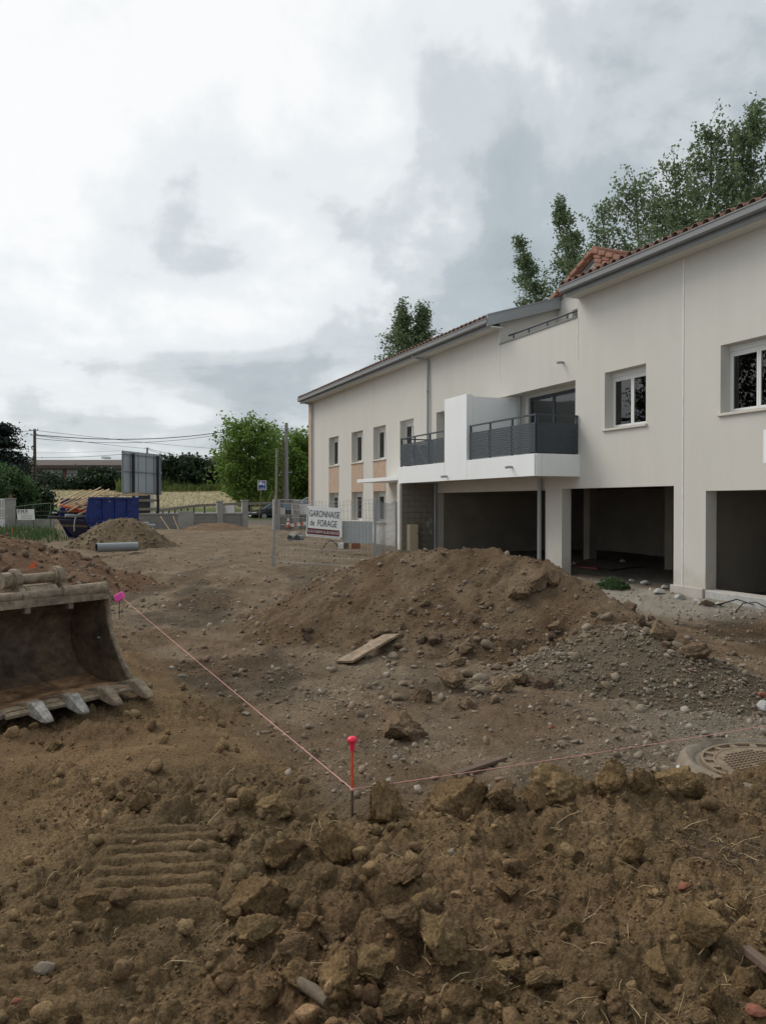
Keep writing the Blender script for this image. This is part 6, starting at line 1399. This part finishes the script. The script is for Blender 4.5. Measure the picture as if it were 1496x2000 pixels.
a = PX(36, 1014, 45); one('garden_wall', wall_seg(pxl(31, 46.8), pxl(105, 46.2), 46.8, 46.2, -.1, .62, .15), 'concrete', 'low pale wall under the green garden fence', 'wall')

# ------------------------------------------------------------------ loose things by the garages
def hose(px_pts, r, mat, lab, name='hose', cat='hose'):
    pts = []
    for (a, b, lift) in px_pts:
        h_ = hit(a, b, 14.0); h_.z += r+lift; pts.append(h_)
    one(name, MB().tube(pts, r, 6), mat, lab, cat, smooth=True)
hose([(1104, 1112, .03), (1120, 1108, .03), (1140, 1112, .02), (1168, 1114, .02)], .026, 'red_hose', 'thick red hose on the garage floor behind the mound')
hose([(1110, 1106, .06), (1135, 1105, .05), (1160, 1108, .03), (1166, 1116, .0)], .020, 'red_hose', 'second red hose looped over the thick one')
hose([(1165, 1110, .02), (1195, 1116, .02), (1230, 1112, .02), (1262, 1109, .02)], .018, 'cable', 'black hose trailing into the dark garage')
hose([(1400, 1186, .02), (1440, 1184, .12), (1470, 1188, .06), (1500, 1184, .05)], .012, 'cable', 'black cable looping along the foot of the wall at the right', 'cable', 'cable')
hose([(1438, 1200, .02), (1452, 1190, .10), (1478, 1190, .12), (1505, 1194, .02)], .012, 'cable', 'second black cable looping on the pale rubble at the right edge', 'cable', 'cable')
chunk(1384, 1184, 34, 'stick_wood', 'burnt_lump', 'small blackened lump on the pale rubble before the pillar', 'lump', 12.5)
for i, (px, py, wpx) in enumerate(((1235, 1136, 14), (1260, 1142, 22), (1300, 1150, 18), (1330, 1170, 22), (1360, 1176, 20), (1290, 1160, 26), (1120, 1104, 14), (1405, 1182, 16), (1215, 1098, 12), (1345, 1162, 16))):
    chunk(px, py, wpx, 'mortar_pale', 'rubble', 'piece of pale rubble on the ground before the garages', 'rubble', 14.0 if px < 1330 else 12.5); 
for o in [o for o in COL.objects if o.name.startswith('rubble')]: o['group'] = 'pale rubble before the garages'
wp = PX(1195, 1146, 17.7); wp.z = gz(wp.x, wp.y); rng = np.random.default_rng(9); n = 900; wr = thing('weed', (wp.x, wp.y, wp.z), 'leafy green weed growing before the garage opening', 'plant')
a = rng.uniform(0, 6.28, n); r = 0.36*rng.random(n)**.6; Cc = np.stack([wp.x+r*np.cos(a)*1.25, wp.y+r*np.sin(a), wp.z+.02+rng.random(n)*0.26*(1-(r/.38)**2)], 1); V, F, col = leaves(Cc, .06, rng); np_mesh('leaves', V, F, 'leaf_weed', wr, col)
stm = MB()
for i in range(14): k = i*60; stm.tube([wp, Cc[k]], [.006, .003], 4)
stm.build('stems', 'green_wire', wr)
og = hit(62, 1112); one('plastic_scrap', MB().add([og+ex*-.07, og+ex*.06+Vector((0, 0, .03)), og+ex*.08+Vector((0, 0, .16)), og+ex*.0+Vector((0, 0, .12)), og-ex*.06+Vector((0, 0, .05)), og+ey*.08+Vector((0, 0, .06))], [(0, 1, 3, 4), (1, 2, 3), (0, 4, 5), (1, 5, 2), (3, 2, 5), (4, 3, 5), (0, 5, 1)]), 'orange_bag', 'scrap of bright orange plastic on the soil behind the bucket', 'scrap')
op = hit(22, 1050); one('marking_peg', MB().tube([op-Vector((0, 0, .1)), op+Vector((0, 0, .45))+ex*.05], .018, 6), 'orange_paint', 'orange painted peg standing in the left soil bank', 'peg')

# ------------------------------------------------------------------ dry straw and roots strewn over the dug soil
def strands(name, n, seed, lfun, mat, parent, lmin, lmax, rad):
    rng = np.random.default_rng(seed); V = []; F = []; k = 0
    x, y = lfun(rng, n); z = surf(x, y)
    for i in range(len(x)):
        L = rng.uniform(lmin, lmax)*rng.uniform(.4, 1); az = rng.uniform(0, 6.28); tl = rng.normal(.12, .22); u = np.array([math.cos(az)*math.cos(tl), math.sin(az)*math.cos(tl), math.sin(tl)]); b = rng.normal(0, .28, 3)*L*.4
        p0 = np.array([x[i], y[i], z[i]+.012]); pts = [p0, p0+u*L*.35+b*.5+np.array([0, 0, .008]), p0+u*L*.7+b*.8, p0+u*L+b*.3]
        sd = np.cross(u, [0, 0, 1.0]); sd /= np.linalg.norm(sd)+1e-6; up = np.cross(sd, u); rr = rad*rng.uniform(.6, 1.5)
        for q, p in enumerate(pts):
            w_ = rr*(1 if q < 3 else .5)
            for c in ((sd*w_), (-sd*.5+up*.87)*w_, (-sd*.5-up*.87)*w_): V.append(p+c)
        for q in range(3):
            for c in range(3): F.append((k+q*3+c, k+q*3+(c+1) % 3, k+q*3+3+(c+1) % 3, k+q*3+3+c))
        k += 12
    return tag(np_mesh(name, np.array(V), np.array(F), mat, parent, None, True), kind='stuff')
def fld(u0, u1, d0, d1, p=1.2):
    def f(rng, n):
        x, y, l, d = rand_fan(n*2, rng, d0, d1, u0, u1, p); k = (rng.random(n*2) < zones(x, y)*(1-.8*track_mask(x, y))); return x[k][:n], y[k][:n]
    return f
strands('dry_straw', 190, 1, fld(-.6, .6, 1.9, 4.8), 'straw', ground, .03, .20, .0013)
strands('dry_straw', 110, 2, fld(.05, .6, 2.0, 4.3), 'straw', ground, .04, .22, .0013)
strands('roots', 420, 3, fld(-.5, .6, 1.9, 4.8), 'root', ground, .03, .16, .0015)
def tangle(rng, n):
    c = hit(1440, 1680); return c.x+rng.normal(0, .16, n), c.y+rng.normal(0, .22, n)
strands('root_tangle', 260, 4, tangle, 'root', ground, .05, .22, .0014)
strands('dry_straw', 40, 5, tangle, 'straw', ground, .05, .2, .0016)
